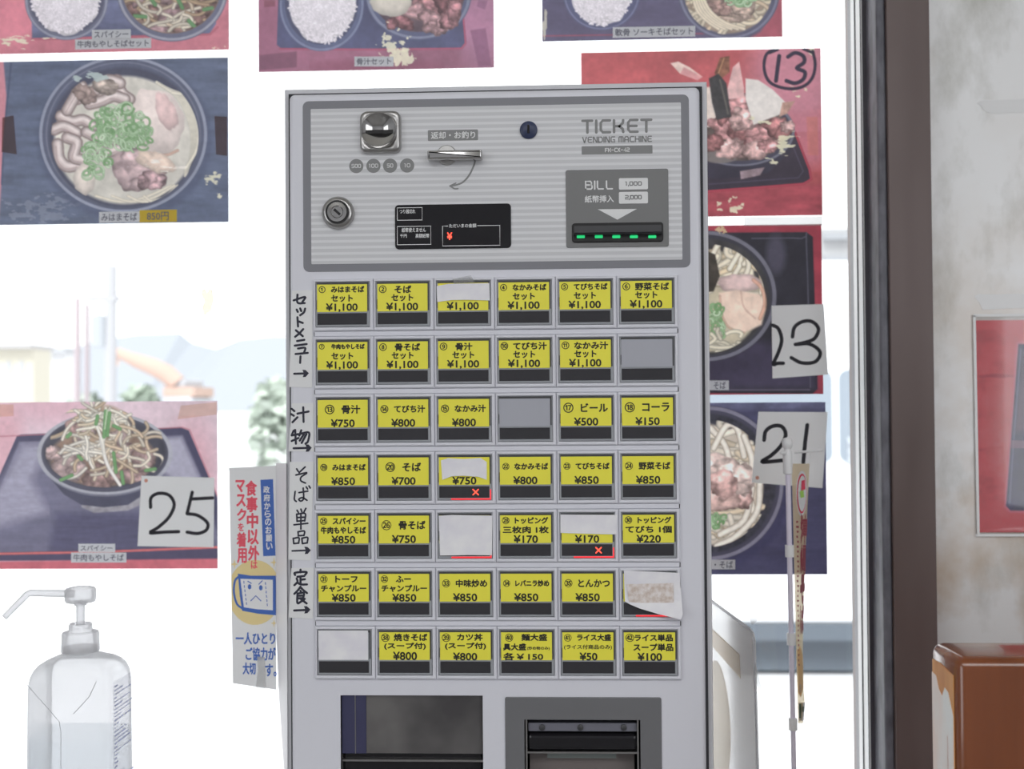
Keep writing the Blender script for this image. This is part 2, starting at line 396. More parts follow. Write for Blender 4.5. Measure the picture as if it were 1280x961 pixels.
# ------------------------------------------------------------------ vending machine
cx0, cx1 = P(357.5, 540, YM + .01)[0], P(888, 540, YM + .01)[0]
ztop = P(622, 107, YM + .01)[2]
dx0, dx1 = P(362.5, 540, YM)[0], P(879.5, 540, YM)[0]
dtop = P(622, 112.5, YM)[2]
VM = thing('ticket_vending_machine', 'white meal ticket vending machine with rows of yellow menu buttons in front of the window', 'vending machine', ((cx0 + cx1) / 2, YM + .1, 0))
cab = MB().prism([(cx0, .06), (cx1, .06), (cx1, ztop), (cx0, ztop)], YM + .27, YM + .009, .002).build('cabinet', M['side'], VM)
MB().box(dx0 - .0012, YM + .005, .07, dx1 + .0026, YM + .0092, dtop + .0012).build('door_gasket', M['gap'], VM)
door = MB().prism(rrect((dx0, .08, dx1, dtop), .006), YM + .0075, YM, .0055, 5).build('door', M['body'], VM, smooth=True)
lw = R(426, 869, 604, 1060, YM); rw = R(656, 899, 801, 1060, YM)
cut(door, [(lw[0], YM - .05, lw[1], lw[2], YM + .05, lw[3]), (rw[0], YM - .05, rw[1], rw[2], YM + .05, rw[3])])
cut(cab, [(lw[0] - .002, YM - .05, lw[1] - .002, lw[2] + .002, YM + .09, lw[3] + .002), (rw[0] - .002, YM - .05, rw[1] - .002, rw[2] + .002, YM + .09, rw[3] + .002)])
gk = [o for o in VM.children if o.name.startswith('door_gasket')][0]
cut(gk, [(lw[0] - .001, YM - .05, lw[1] - .001, lw[2] + .001, YM + .05, lw[3] + .001), (rw[0] - .001, YM - .05, rw[1] - .001, rw[2] + .001, YM + .05, rw[3] + .001)])
for xx in (cx0 + .03, cx1 - .07):
    for yy in (YM + .05, YM + .2): MB().box(xx, yy, 0, xx + .04, yy + .04, .06).build('foot', M['mblk'], VM)
y1 = YM - .0006
hb = R(379, 122.5, 862, 337, YM); hi_ = R(389, 132.5, 852, 327.5, YM)
HP = MB().prism(rrect(hb, .006), YM, y1, 0).build('header_plate', M['hdr'], VM)
y2 = y1 - .0003
MB().prism(rrect(hi_, .001), y1, y2, 0).build('striped_panel', M['stripe'], HP)
# techno stroke lettering -------------------------------------------------
SF = {'T': [[(0, 1), (1, 1)], [(.5, 1), (.5, 0)]], 'I': [[(0, 1), (0, 0)]], 'C': [[(1, 1), (.25, 1), (.05, .8), (.05, .2), (.25, 0), (1, 0)]],
      'K': [[(0, 1), (0, 0)], [(0, .5), (.55, .5), (.9, .75), (.95, 1)], [(.55, .5), (.9, .25), (.95, 0)]], 'E': [[(1, 1), (.25, 1), (.05, .8), (.05, .2), (.25, 0), (1, 0)], [(.05, .5), (.9, .5)]],
      'V': [[(0, 1), (.45, 0), (.55, 0), (1, 1)]], 'N': [[(0, 0), (0, 1), (.15, 1), (.85, 0), (1, 0), (1, 1)]], 'D': [[(.0, 0), (0, 1), (.7, 1), (1, .75), (1, .25), (.7, 0), (0, 0)]],
      'G': [[(1, 1), (.25, 1), (.05, .8), (.05, .2), (.25, 0), (.98, 0), (.98, .45), (.6, .45)]], 'M': [[(0, 0), (0, .8), (.15, 1), (.85, 1), (1, .8), (1, 0)], [(.5, 1), (.5, 0)]],
      'A': [[(0, 0), (0, .7), (.25, 1), (.75, 1), (1, .7), (1, 0)], [(0, .4), (1, .4)]], 'H': [[(0, 1), (0, 0)], [(1, 1), (1, 0)], [(0, .5), (1, .5)]],
      'B': [[(0, 0), (0, 1), (.75, 1), (.9, .85), (.9, .62), (.78, .53), (0, .53)], [(.78, .53), (1, .4), (1, .15), (.85, 0), (0, 0)]], 'L': [[(0, 1), (0, .2), (.15, 0), (.9, 0)]],
      'F': [[(1, 1), (0, 1), (0, 0)], [(0, .5), (.85, .5)]], 'X': [[(0, 1), (1, 0)], [(1, 1), (0, 0)]], '-': [[(0.05, .5), (.85, .5)]], '4': [[(.75, 0), (.75, 1), (0, .3), (1, .3)]],
      '2': [[(0, 1), (.85, 1), (1, .85), (1, .6), (.88, .5), (.12, .45), (0, .35), (0, 0), (1, 0)]], '1': [[(.1, 1), (.55, 1), (.55, 0)]], '0': [[(.15, 1), (.85, 1), (1, .85), (1, .15), (.85, 0), (.15, 0), (0, .15), (0, .85), (.15, 1)]],
      '5': [[(1, 1), (0, 1), (0, .53), (.85, .53), (1, .4), (1, .15), (.85, 0), (0, 0)]], ',': [[(.0, .05), (-.1, -.2)]]}
WF = {'I': 0.0, ',': 0.0, 'M': 1.1, '1': .6}
def techno(mb, s, box, y, w):
    xa, za, xb, zb = box; gap = .42
    tot = sum(0 if c == ' ' else WF.get(c, 1.0) for c in s) + gap * (len(s) - 1) + .3 * s.count(' ')
    ux = (xb - xa - w) / tot; x = xa + w / 2; h = zb - za - w
    for c in s:
        if c == ' ': x += ux * (.3 + gap); continue
        for st in SF[c]: mb.ribbon([(x + p[0] * ux * max(WF.get(c, 1), .35 if c == ',' else 0), za + w / 2 + p[1] * h) for p in st], w, y, smooth=False)
        x += ux * (WF.get(c, 1.0) + gap)
    return mb
px = 0.000809     # metres per photo pixel on the machine front
y3 = y2 - .0002; y4 = y3 - .0002; y5 = y4 - .0002
mb = MB(); techno(mb, 'TICKET', R(726.5, 149, 815.5, 167, YM), y3, 3.3 * px); techno(mb, 'VENDING MACHINE', R(727.5, 170.5, 815, 178.5, YM), y3 - .00005, 1.5 * px); mb.build('title_lettering', M['print'], HP)
t = MB().prism(rrect(R(727, 182.5, 815.5, 192.8, YM), .0006), y2, y3).build('model_strip', M['print'], HP)
techno(MB(), 'FK-CX-42', R(756, 185, 787, 190.4, YM), y4, 1.0 * px).build('model_lettering', M['lightprint'], HP)
# coin entry
CS = MB().prism(rrect(R(451, 140.5, 502, 192.5, YM), .0075), y2, y2 - .0075, .004, 5).build('coin_entry', M['steel'], VM, smooth=True)
c = P(474, 163.5, YM - .008); yy = y2 - .0076; rd = 22 * px
cut(CS, None, MB().lathe_y(c[0], c[2], [(.00001, y2 - .03), (rd * .995, y2 - .03), (rd * .995, y2 - .0004), (.00001, y2 - .0004)], 48))
MB().lathe_y(c[0], c[2], [(rd * 1.03, yy + .0005), (rd * 1.03, yy - .0008), (rd, yy - .0018)] + [(rd * (1 - k / 12), yy - .0016 + .0075 * (1 - (1 - k / 12) ** 2)) for k in range(1, 12)] + [(.0002, yy + .0059)], 48, 1.0).build('dish', M['chrome'], CS, smooth=True)
MB().prism(rrect(R(455.5, 162.6, 493.5, 166.6, YM - .006), .0008), yy + .0066, yy + .0012).build('slot', M['mblk'], CS)
for i, (u, s) in enumerate(((445.6, '500'), (467, '100'), (487.8, '50'), (509.1, '10'))):
    c = P(u, 207.8 - .25 * i, YM); d = MB(); d.disc(c[0], c[2], 9 * px, y3)
    d.build('coin_mark', M['print'], HP)
    k = 1.95 * len(s)
    techno(MB(), s, R(u - k, 205.2 - .25 * i, u + k, 210.2 - .25 * i, YM), y4, .8 * px).build('coin_lettering', M['lightprint'], HP)
# return lever and its label
MB().prism(rrect(R(535, 162.5, 597.6, 176, YM), .001), y2, y3).build('lever_label', M['print'], HP)
MB().text('返却・お釣り', R(539, 164.8, 594, 173.5, YM), y4, .2 * px).build('lever_lettering', M['lightprint'], HP)
c = P(558.7, 194.6, YM)
LV = MB().lathe_y(c[0], c[2], [(12.6 * px, y2), (12.6 * px, y2 - .002), (11.6 * px, y2 - .003), (.0002, y2 - .0032)], 36).build('return_lever', M['steel'], VM, smooth=True)
MB().prism(rrect(R(534, 187.5, 602.5, 198.8, YM - .013), .0012), y2 - .003, y2 - .013, .0022, 4).build('handle', M['chrome'], LV, smooth=True)
mb = MB(); mb.ribbon(PP([(594.5, 199), (592, 208), (586, 220), (577, 229), (563, 233)], YM), 2.2 * px, y3); mb.ribbon(PP([(562.5, 232.5), (568, 236), (572.5, 236)], YM), 1.8 * px, y3 - .00003)
mb.ribbon(PP([(562.5, 232.5), (570, 229)], YM), 1.6 * px, y3 - .00006); mb.build('lever_arrow', M['print'], HP)
# navy sensor
c = P(660.8, 163, YM); SN = MB().lathe_y(c[0], c[2], [(11 * px, y2), (11 * px, y2 - .0016), (10 * px, y2 - .0022), (.0002, y2 - .0022)], 36).build('lock_cover', M['navy'], VM, smooth=True)
MB().prism(rrect(R(659.3, 157, 662, 167.5, YM), .0008), y2 - .002, y2 - .0029).build('slot', M['blk'], SN)
# key lock
c = P(423.4, 266.6, YM)
KL = MB().lathe_y(c[0], c[2], [(20.5 * px, y2), (20.5 * px, y2 - .003), (18 * px, y2 - .0062), (15 * px, y2 - .007), (.0002, y2 - .007)], 44).build('key_lock', M['steel'], VM, smooth=True)
MB().lathe_y(c[0], c[2], [(15 * px, y2 - .0068), (15 * px, y2 - .0078), (12.6 * px, y2 - .0078), (12.6 * px, y2 - .0068)], 40).build('ring', M['mblk'], KL)
MB().lathe_y(c[0], c[2], [(12.6 * px, y2 - .0066), (12.2 * px, y2 - .0086), (8 * px, y2 - .0088), (7 * px, y2 - .008), (.0002, y2 - .008)], 40).build('barrel', M['chrome'], KL, smooth=True)
mb = MB(); a = math.radians(-42); q = [(-5, -1.6), (5, -1.6), (5, 1.6), (-5, 1.6)]
mb.prism([(c[0] + px * (u * math.cos(a) - v * math.sin(a)), c[2] + px * (u * math.sin(a) + v * math.cos(a))) for u, v in q], y2 - .0078, y2 - .0084); mb.build('keyhole', M['mblk'], KL)
# display
DP = MB().prism(rrect(R(494, 255.5, 639, 311, YM), .004), y2, y2 - .0012, .0005, 2).build('display', M['blk'], VM)
yd = y2 - .0013
mb = MB()
for bx in ((497, 260, 528, 275.5), (497, 283.2, 538.8, 306)):
    q = R(*bx, YM); pts = [(q[0], q[1]), (q[2], q[1]), (q[2], q[3]), (q[0], q[3]), (q[0], q[1])]; mb.ribbon(pts, .75 * px, yd, smooth=False)
q = R(553.5, 282.5, 625, 307.3, YM)
mb.ribbon([(P(560, 282, YM)[0], q[3]), (q[0], q[3]), (q[0], q[1]), (q[2], q[1]), (q[2], q[3]), (P(597, 282, YM)[0], q[3])], .75 * px, yd, smooth=False)
mb.build('outline', M['whiteprint'], DP)
mb = MB()
for s, bx in (('つり銭切れ', (500, 262, 519.5, 267.3)), ('紙幣使えません', (502.5, 285, 532.6, 290.5)), ('千円', (500.5, 292.8, 508.8, 297.4)), ('高額紙幣', (519.8, 292.4, 536.8, 297.6)), ('ただいまの金額', (561.7, 280, 595.5, 284.8))):
    mb.text(s, R(*bx, YM), yd, .05 * px)
mb.build('lettering', M['whiteprint'], DP)
MB().text('¥', R(559.3, 291.2, 565.3, 299.8, YM), yd, .22 * px).build('yen_light', M['redx'], DP)
# bill unit
BP = MB().prism(rrect(R(707.5, 212, 835.5, 309, YM), .0022), y2, y2 - .0012, .0004, 2).build('bill_panel', M['billp'], VM)
yb = y2 - .0014
mb = MB(); techno(mb, 'BILL', R(731, 226, 767, 237.6, YM), yb, 1.9 * px); mb.text('紙幣挿入', R(731, 244.8, 767, 253.4, YM), yb, .2 * px); mb.build('lettering', M['lightprint'], BP)
mb = MB(); mb.prism(rrect(R(773.5, 223, 809.7, 237.3, YM), .0013), yb + .0003, yb); mb.build('value_box', M['lightprint'], BP)
mb = MB(); mb.prism(rrect(R(773.5, 240.2, 809.7, 254.8, YM), .0013), yb + .0003, yb); mb.build('value_box', M['lightprint'], BP)
mb = MB(); techno(mb, '1,000', R(781, 227.2, 802, 232.8, YM), yb - .0002, 1.2 * px); techno(mb, '2,000', R(781, 244.2, 802, 249.8, YM), yb - .0002, 1.2 * px); mb.build('value_lettering', M['print'], BP)
MB().flat(PP([(747, 262), (796, 261.5), (771.5, 275)], YM), yb).build('arrow', M['lightprint'], BP)
SL = MB().prism(rrect(R(715, 278.8, 828.8, 303.2, YM), .003), yb + .0006, yb - .0016, .0012, 3).build('bill_mouth', M['mblk'], VM)
MB().prism(rrect(R(717.5, 282.5, 826.5, 293, YM), .001), yb - .0014, yb - .0022).build('lip', M['clip'], SL)
MB().box(*[(v) for v in (R(717.5, 293.5, 826.5, 294.5, YM)[0], yb - .006, R(717, 293, 826, 294.6, YM)[1], R(717.5, 293, 826.5, 294, YM)[2], yb - .001, R(717, 291.5, 826, 294, YM)[3])]).build('lip_edge', M['blk'], SL)
for u in (725.9, 748.3, 770.1, 792, 814.9):
    MB().prism(rrect(R(u - 5, 294.8, u + 5, 298.4, YM), .0008), yb - .001, yb - .0028, .0005, 2).build('guide_lamp', M['green'], SL)
    q = R(u - 4.5, 291.2, u + 4.5, 292.0, YM)
# lower openings
TR = MB(); q = lw
TR.box(q[0], YM + .055, q[1], q[2], YM + .057, q[3]).box(q[0] - .001, YM + .001, q[1], q[0], YM + .057, q[3]).box(q[2], YM + .001, q[1], q[2] + .001, YM + .057, q[3]).box(q[0], YM + .001, q[3], q[2], YM + .057, q[3] + .001).box(q[0], YM + .001, q[1] - .001, q[2], YM + .057, q[1])
TR = TR.build('change_tray', M['recess'], VM)
z_b = P(515, 943, YM)[2]
MB().box(q[0], YM + .01, q[1], q[2], YM + .05, z_b).build('tray_lip', M['blk'], TR, bevel=.003)
MB().box(q[0], YM + .006, z_b - .009, q[2], YM + .02, z_b - .007).build('rail', M['steel'], TR)
mnv = mat('blue_black_plastic', (50, 50, 74), 0.3)
FL = MB().box(q[0] + .0008, YM + .004, z_b, q[2] - .0008, YM + .0055, q[3] - .0008).build('tray_flap', M['smoke'], VM)
MB().box(q[0] + .0008, YM + .0032, z_b, P(457, 900, YM)[0], YM + .0042, q[3] - .0008).build('side_panel', mnv, FL)
MB().box(P(443, 900, YM)[0], YM + .0028, z_b, P(444.0, 900, YM)[0], YM + .0033, q[3] - .0008).build('seam', M['steel'], FL)
PL = MB().prism(rrect(R(632, 871, 827.5, 1075, YM), .002), YM, YM - .0016, .0006, 2).build('ticket_plate', M['plate'], VM)
cut(PL, [(rw[0], YM - .05, rw[1], rw[2], YM + .05, rw[3])])
q = rw
TO = MB().box(q[0], YM + .065, q[1], q[2], YM + .067, q[3]).box(q[0] - .001, YM - .001, q[1], q[0], YM + .067, q[3]).box(q[2], YM - .001, q[1], q[2] + .001, YM + .067, q[3]).box(q[0], YM - .001, q[3], q[2], YM + .067, q[3] + .001).build('ticket_outlet', M['mblk'], VM)
rr = R(660, 905.5, 797, 916.5, YM)
MB().box(rr[0], YM + .006, rr[1], rr[2], YM + .02, rr[3]).build('cross_bar', mat('bar_grey', (92, 92, 100), .35), TO, bevel=.001)
for u in (677.5, 725.5, 780):
    c = P(u, 911, YM); MB().lathe_y(c[0], c[2], [(3.8 * px, YM + .006), (3.8 * px, YM + .0045), (3 * px, YM + .004), (.0002, YM + .004)], 20).build('bolt', M['clip'], TO, smooth=True)
rr = R(659, 919, 798, 940, YM); MB().box(rr[0], YM + .004, rr[1], rr[2], YM + .03, rr[3]).build('roller_cover', M['blk'], TO, bevel=.004)
rr = R(658, 940.3, 799, 942.5, YM); MB().box(rr[0], YM + .002, rr[1], rr[2], YM + .03, rr[3]).build('edge_strip', M['steel'], TO)
rr = R(662, 943, 795, 1060, YM); MB().box(rr[0], YM + .02, rr[1], rr[2], YM + .05, rr[3]).build('outlet_floor', mat('warm_dark_grey', (92, 86, 84), .35), TO)
rr = R(684, 943.5, 771, 952, YM); MB().box(rr[0], YM + .012, rr[1], rr[2], YM + .021, rr[3]).build('ticket_slot', mat('slot_green_grey', (92, 98, 96), .3), TO)
for u in (658.5, 798): rr = R(u - 1, 900, u + 1, 1060, YM); MB().box(rr[0], YM + .001, rr[1], rr[2], YM + .004, rr[3]).build('guide_rod', M['steel'], TO)

# ---- the 42 menu buttons
gx0, gx1 = P(393.4, 565, YM)[0], P(849.6, 600, YM)[0]
gz0, gz1 = P(621, 346.7, YM)[2], P(622, 782.2, YM)[2]
CW = (gx1 - gx0) / 6; RH = (gz0 - gz1) / 6
U = CW / 75.7      # one photo pixel on the grid
CH = 65.0 * U
SET = 'セット'
def A_(num, name): 
    n = len(name); x0 = 17.5 if n >= 4 else 21.5; w = 42 if n >= 5 else min(10.6 * n, 42); s = 8.2 if n >= 5 else 9.6
    if n > 6: s = 6.8
    ns = 9.5 if n <= 4 else 8.6
    if n > 6: ns = 7
    return [(num, 2, 2 + ns, 2, 2 + ns), (name, x0, min(59.5, x0 + w), 2.2, 2.2 + s), (SET, 17.5, 45, 13, 22), ('¥1,100', 11, 51, 23.6, 34.6)]
def B_(num, name, pr):
    n = len(name); a, b, c, d, h = {1: (9, 21, 30, 53, 11), 2: (9, 21, 30, 53.5, 11), 3: (3.5, 16, 25, 58.5, 11), 4: (3, 13, 20, 59, 9.6)}.get(n, (3, 11.8, 18, 60, 8.3) if n < 7 else (2, 10, 16, 60, 7.6))
    return [(num, a, b, 11.8 - (b - a) / 2, 11.8 + (b - a) / 2), (name, c, d, 11.8 - h / 2, 11.8 + h / 2), (pr, 16.5, 46.5, 24, 34)]
def C_(num, n1, n2, pr, x1=(18, 59.5), x2=(3, 60)):
    return [(num, 2.2, 11.5, 1.8, 11), (n1, x1[0], x1[1], 2.2, 10.6), (n2, x2[0], x2[1], 13.4, 22.4), (pr, 16.5, 46.5, 24.5, 34.3)]
BT = [
    [A_('①', 'みはまそば'), A_('②', 'そば'), A_('③', 'みはま'), A_('④', 'なかみそば'), A_('⑤', 'てびちそば'), A_('⑥', '野菜そば')],
    [A_('⑦', '牛肉もやしそば'), A_('⑧', '骨そば'), A_('⑨', '骨汁'), A_('⑩', 'てびち汁'), A_('⑪', 'なかみ汁'), None],
    [B_('⑬', '骨汁', '¥750'), B_('⑭', 'てびち汁', '¥800'), B_('⑮', 'なかみ汁', '¥800'), None, B_('⑰', 'ビール', '¥500'), B_('⑱', 'コーラ', '¥150')],
    [B_('⑲', 'みはまそば', '¥850'), B_('⑳', 'そば', '¥700'), [('¥750', 16.5, 46.5, 24, 34)], B_('㉒', 'なかみそば', '¥800'), B_('㉓', 'てびちそば', '¥850'), B_('㉔', '野菜そば', '¥850')],
    [C_('㉕', 'スパイシー', '牛肉もやしそば', '¥850'), B_('㉖', '骨そば', '¥750'), [], C_('㉘', 'トッピング', '三枚肉 1枚', '¥170'), [('¥170', 16.5, 46.5, 24.5, 34.3)], C_('㉚', 'トッピング', 'てびち 1個', '¥220')],
    [C_('㉛', 'トーフ', 'チャンプルー', '¥850', (21, 49)), C_('㉜', 'ふー', 'チャンプルー', '¥850', (21, 40)), B_('㉝', '中味炒め', '¥850'), B_('㉞', 'レバニラ炒め', '¥850'), B_('㉟', 'とんかつ', '¥850'), []],
    ['white', [('㊳', 2.2, 13, 1.4, 12), ('焼きそば', 18, 60, 1.6, 11), ('(スープ付)', 6, 58, 12.8, 21.8), ('¥800', 17, 47, 24, 34.5)], [('㊴', 2.2, 13, 1.4, 12), ('カツ丼', 21, 53, 1.6, 10.6), ('(スープ付)', 6, 57, 12.6, 21.6), ('¥800', 16, 46, 25, 34.8)],
     [('㊵', 5, 15, 1.6, 11.6), ('麺大盛', 25, 57, 1.8, 10.6), ('具大盛', 2.4, 31, 13.6, 22.4), ('(炒め物のみ)', 32, 60, 17.4, 22.2), ('各￥150', 2.4, 52, 25, 34.6)], [('㊶', 2, 11.4, 2, 11.4), ('ライス大盛', 18, 60, 2, 10.6), ('(ライス付商品のみ)', 2, 61, 15, 21.6), ('¥50', 21, 43, 24.8, 34.6)], [('㊷', 1.8, 12.6, 1.6, 11.8), ('ライス単品', 13, 60, 2.2, 11), ('スープ単品', 11.4, 60.5, 13.6, 23), ('¥100', 16.5, 46.5, 25, 35)]]]
lit = {(3, 2), (4, 2), (4, 4), (5, 5)}
RAIL = []
for r_ in range(7):
    z = gz0 - r_ * RH
    MB().box(gx0 - .0005, YM - .002, z - RH + 1.0 * U if r_ < 6 else z - CH, gx1 + .0005, YM, z - 1.0 * U).build('button_rail', M['body'], VM, bevel=.0006) if False else None
def frame_prism(mb, outer, inner, yb_, yf, bev):
    """rectangular frame with rounded inner and outer edge"""
    (a, b2, c2, d2), (e, f2, g2, h2) = outer, inner
    for p in ([(a, b2), (e, b2), (e, d2), (a, d2)], [(g2, b2), (c2, b2), (c2, d2), (g2, d2)], [(e, b2), (g2, b2), (g2, f2), (e, f2)], [(e, h2), (g2, h2), (g2, d2), (e, d2)]):
        mb.prism(p, yb_, yf, bev, 1)
    return mb
for r_ in range(7):
    for c_ in range(6):
        x0 = gx0 + c_ * CW; z0 = gz0 - r_ * RH
        def B(a, b, c, d): return (x0 + a * U, z0 - d * U, x0 + c * U, z0 - b * U)
        yf = YM - .004
        out = B(.35, 0, 75.35, 65); inn = B(2.7, 3.4, 71.2, 60.6)
        mb = MB()
        # bevelled outer frame and its opening
        o_, i_ = out, inn
        ov = [(o_[0], o_[1]), (o_[2], o_[1]), (o_[2], o_[3]), (o_[0], o_[3])]; iv = [(i_[0], i_[1]), (i_[2], i_[1]), (i_[2], i_[3]), (i_[0], i_[3])]
        bv = .0011
        rings = [[(p[0], YM, p[1]) for p in ov], [(p[0], yf + bv, p[1]) for p in ov], [(p[0], yf, p[1]) for p in inset(ov, bv)], [(p[0], yf, p[1]) for p in inset(iv, -.0004)], [(p[0], yf + .0004, p[1]) for p in iv], [(p[0], YM - .0003, p[1]) for p in iv]]
        vs = [p for g_ in rings for p in g_]
        fs = [(k * 4 + i, k * 4 + (i + 1) % 4, (k + 1) * 4 + (i + 1) % 4, (k + 1) * 4 + i) for k in range(5) for i in range(4)]
        fs.append((20, 21, 22, 23)); mb.add(vs, fs)
        bt_ = mb.build('menu_button', M['body'], VM)
        # key: clear smoked frame sits inside the opening
        kb = B(3.2, 3.9, 70.7, 60.1)
        mk = MB(); mk.prism([(kb[0], kb[1]), (kb[2], kb[1]), (kb[2], kb[3]), (kb[0], kb[3])], YM - .0003, YM - .0034, .0008, 2); mk.build('key_cap', M['bezel'], bt_)
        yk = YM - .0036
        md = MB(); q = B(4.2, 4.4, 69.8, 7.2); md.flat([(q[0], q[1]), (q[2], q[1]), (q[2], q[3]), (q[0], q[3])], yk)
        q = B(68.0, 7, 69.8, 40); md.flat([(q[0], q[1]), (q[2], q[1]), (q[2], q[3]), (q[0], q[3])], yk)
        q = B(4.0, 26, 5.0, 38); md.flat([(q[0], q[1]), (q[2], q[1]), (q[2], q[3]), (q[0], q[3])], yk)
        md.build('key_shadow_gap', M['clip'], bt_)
        spec = BT[r_][c_]
        cb = B(5.0, 6.9, 67.8, 41.2)
        cm = M['yellow']
        if spec is None: cm = M['blank']
        if spec == 'white': cm = M['paper']; cb = B(4.6, 4.9, 66.6, 41.2)
        yc = yk - .0003
        MB().prism([(cb[0], cb[1]), (cb[2], cb[1]), (cb[2], cb[3]), (cb[0], cb[3])], yk + .0001, yc, 0).build('menu_card', cm, bt_)
        if isinstance(spec, list) and spec:
            ml = MB()
            for s, a, b, c, d in spec:
                if (r_, c_) in ((0, 2), (4, 4)) and s[0] != '¥': continue
                bold = (0.36 if s[0] in '¥各' else 0.40) * U
                if (s[0] in '①②③④⑤⑥⑦⑧⑨⑩⑪⑬⑭⑮⑰⑱⑲⑳') or ord(s[0]) > 0x3250 and ord(s[0]) < 0x32c0: bold = .22 * U
                if s.startswith('(炒') or s.startswith('(ラ'): bold = .16 * U
                ml.text(s, (cb[0] + a * U + bold, cb[3] - d * U + bold, cb[0] + b * U - bold, cb[3] - c * U - bold), yc - .0001, bold)
            ml.build('lettering', M['ink'], bt_)
        wb = B(5.2, 43, 67.4, 57.2)
        MB().prism([(wb[0], wb[1]), (wb[2], wb[1]), (wb[2], wb[3]), (wb[0], wb[3])], yk + .0001, yk - .0003, .0001, 1).build('status_window', M['window'], bt_)
        if (r_, c_) in lit:
            q = B(20, 58.0, 69.6, 59.6); MB().prism([(q[0], q[1]), (q[2], q[1]), (q[2], q[3]), (q[0], q[3])], yk + .0001, yk - .0002).build('lit_edge', M['red'], bt_)['label'] = 'glowing red lower edge'
            if (r_, c_) != (5, 5):
                q = B(68.3, 47 if r_ != 4 or c_ == 4 else 54, 69.6, 58); MB().prism([(q[0], q[1]), (q[2], q[1]), (q[2], q[3]), (q[0], q[3])], yk + .0001, yk - .0002).build('lit_edge', M['red'], bt_)
            if (r_, c_) in ((3, 2), (4, 4)):
                cx_, cz_ = x0 + 50.5 * U, z0 - 50.2 * U; a = 3.3 * U
                MB().ribbon([(cx_ - a, cz_ - a), (cx_ + a, cz_ + a)], 1.3 * U, yk - .0005).ribbon([(cx_ - a, cz_ + a), (cx_ + a, cz_ - a)], 1.3 * U, yk - .00055).build('cross_lamp', M['redx'], bt_)
# ridges between the rows
for r_ in range(6):
    z = gz0 - r_ * RH - 65 * U
    MB().box(gx0 + .0005, YM - .0016, z - 6.6 * U, gx1 - .001, YM, z - 0.6 * U).build('row_ridge', M['body'], VM, bevel=.0005)
    MB().box(gx0 + .0002, YM - .0017, z - 6.4 * U, gx0 + .0008, YM, z - 1.2 * U).box(gx1 - .0009, YM - .0017, z - 6.4 * U, gx1 - .0002, YM, z - 1.2 * U).build('row_gap', M['gap'], VM)

# ------------------------------------------------------------------ papers stuck on the machine
def K3(x, y): return (x / 4.179 + 350, y / 4.179 + 330)
def K5(x, y): return (x / 4.179 + 350, y / 4.179 + 550)
def K6(x, y): return (x / 4.179 + 610, y / 4.179 + 550)
def slip(name, label, pts, conv, y, curl=0.0, cat='paper slip', group=None, tape=None):
    poly = PP([conv(*p) for p in pts], YM)
    xs = [p[0] for p in poly]; zs = [p[1] for p in poly]; xm = (min(xs) + max(xs)) / 2; zm = (min(zs) + max(zs)) / 2
    # triangulated sheet so that it can bulge
    bm = bmesh.new(); vs = [bm.verts.new((p[0] - xm, 0, p[1] - zm)) for p in poly]; bm.faces.new(vs)
    bmesh.ops.triangulate(bm, faces=bm.faces[:])
    for _ in range(3): bmesh.ops.subdivide_edges(bm, edges=bm.edges[:], cuts=1, use_grid_fill=True)
    h = (max(zs) - min(zs)); w = max(xs) - min(xs)
    for v in bm.verts:
        u = v.co.x / w; k = v.co.z / h
        v.co.y = -(curl * (0.25 - u * u) * 4 if curl > 0 else -curl * max(0, -k + .1) ** 2 * 4)
    ex = bmesh.ops.extrude_face_region(bm, geom=bm.faces[:])
    for g_ in ex['geom']:
        if isinstance(g_, bmesh.types.BMVert): g_.co.y -= .0002
    bmesh.ops.recalc_face_normals(bm, faces=bm.faces[:])
    me = bpy.data.meshes.new(name); bm.to_mesh(me); bm.free(); me.materials.append(M['paper'])
    o = bpy.data.objects.new(name, me); COL.objects.link(o); o.location = (xm, y, zm)
    return tag(o, label, cat, group)
G1 = 'white papers covering menu buttons'
ys = YM - .0042
s1 = slip('paper_slip', 'white paper strip taped over the name on the third button of the top row', [(820, 117), (884, 106), (1094, 102), (1097, 192), (980, 189), (900, 190), (824, 200)], K3, ys, 0.001, group=G1)
s2 = slip('paper_slip', 'arched white paper strip above the ¥750 price with a red cross', [(843, 105), (880, 93), (960, 97), (1050, 92), (1081, 113), (1081, 206), (1040, 190), (960, 184), (900, 187), (850, 206)], K5, ys, 0.0015, group=G1)
s3 = slip('paper_slip', 'white square of paper hiding a whole button with a red glow beneath', [(832, 393), (900, 388), (1111, 392), (1109, 598), (980, 596), (838, 600)], K5, ys, 0.0012, group=G1)
s4 = slip('paper_slip', 'white paper strip above the ¥170 price with a red cross', [(378, 386), (673, 388), (670, 490), (378, 482)], K6, ys, 0.0008, group=G1)
s5 = slip('paper_slip', 'torn curling paper with a yellowed patch over the last button of its row', [(708, 677), (1000, 690), (1004, 850), (1012, 900), (1000, 925), (880, 897), (790, 872), (740, 852), (714, 838)], K6, ys, -0.006, group=G1)
pt = MB().prism(PP([K6(*p) for p in ((722, 748), (965, 742), (968, 860), (800, 862), (735, 850))], YM), ys - .0009, ys - .0011)
mst = mat('yellowed_tape', (178, 166, 156), .5); noise_mix(mst, (166, 152, 142), (190, 184, 182), 220, detail=9)
pt.warp(lambda x, y, z: (x, y - .0045 * max(0, .1 - (z - (s5.location.z)) / .05) ** 2 * 2.2, z)).build('yellowed_patch', mst, s5)['label'] = 'yellowed tape patch'
MB().prism(PP([K3(*p) for p in ((905, 80), (1000, 62), (1020, 100), (910, 106))], YM), ys - .0013, ys - .0014).build('tape_strip', M['tape'], s1)
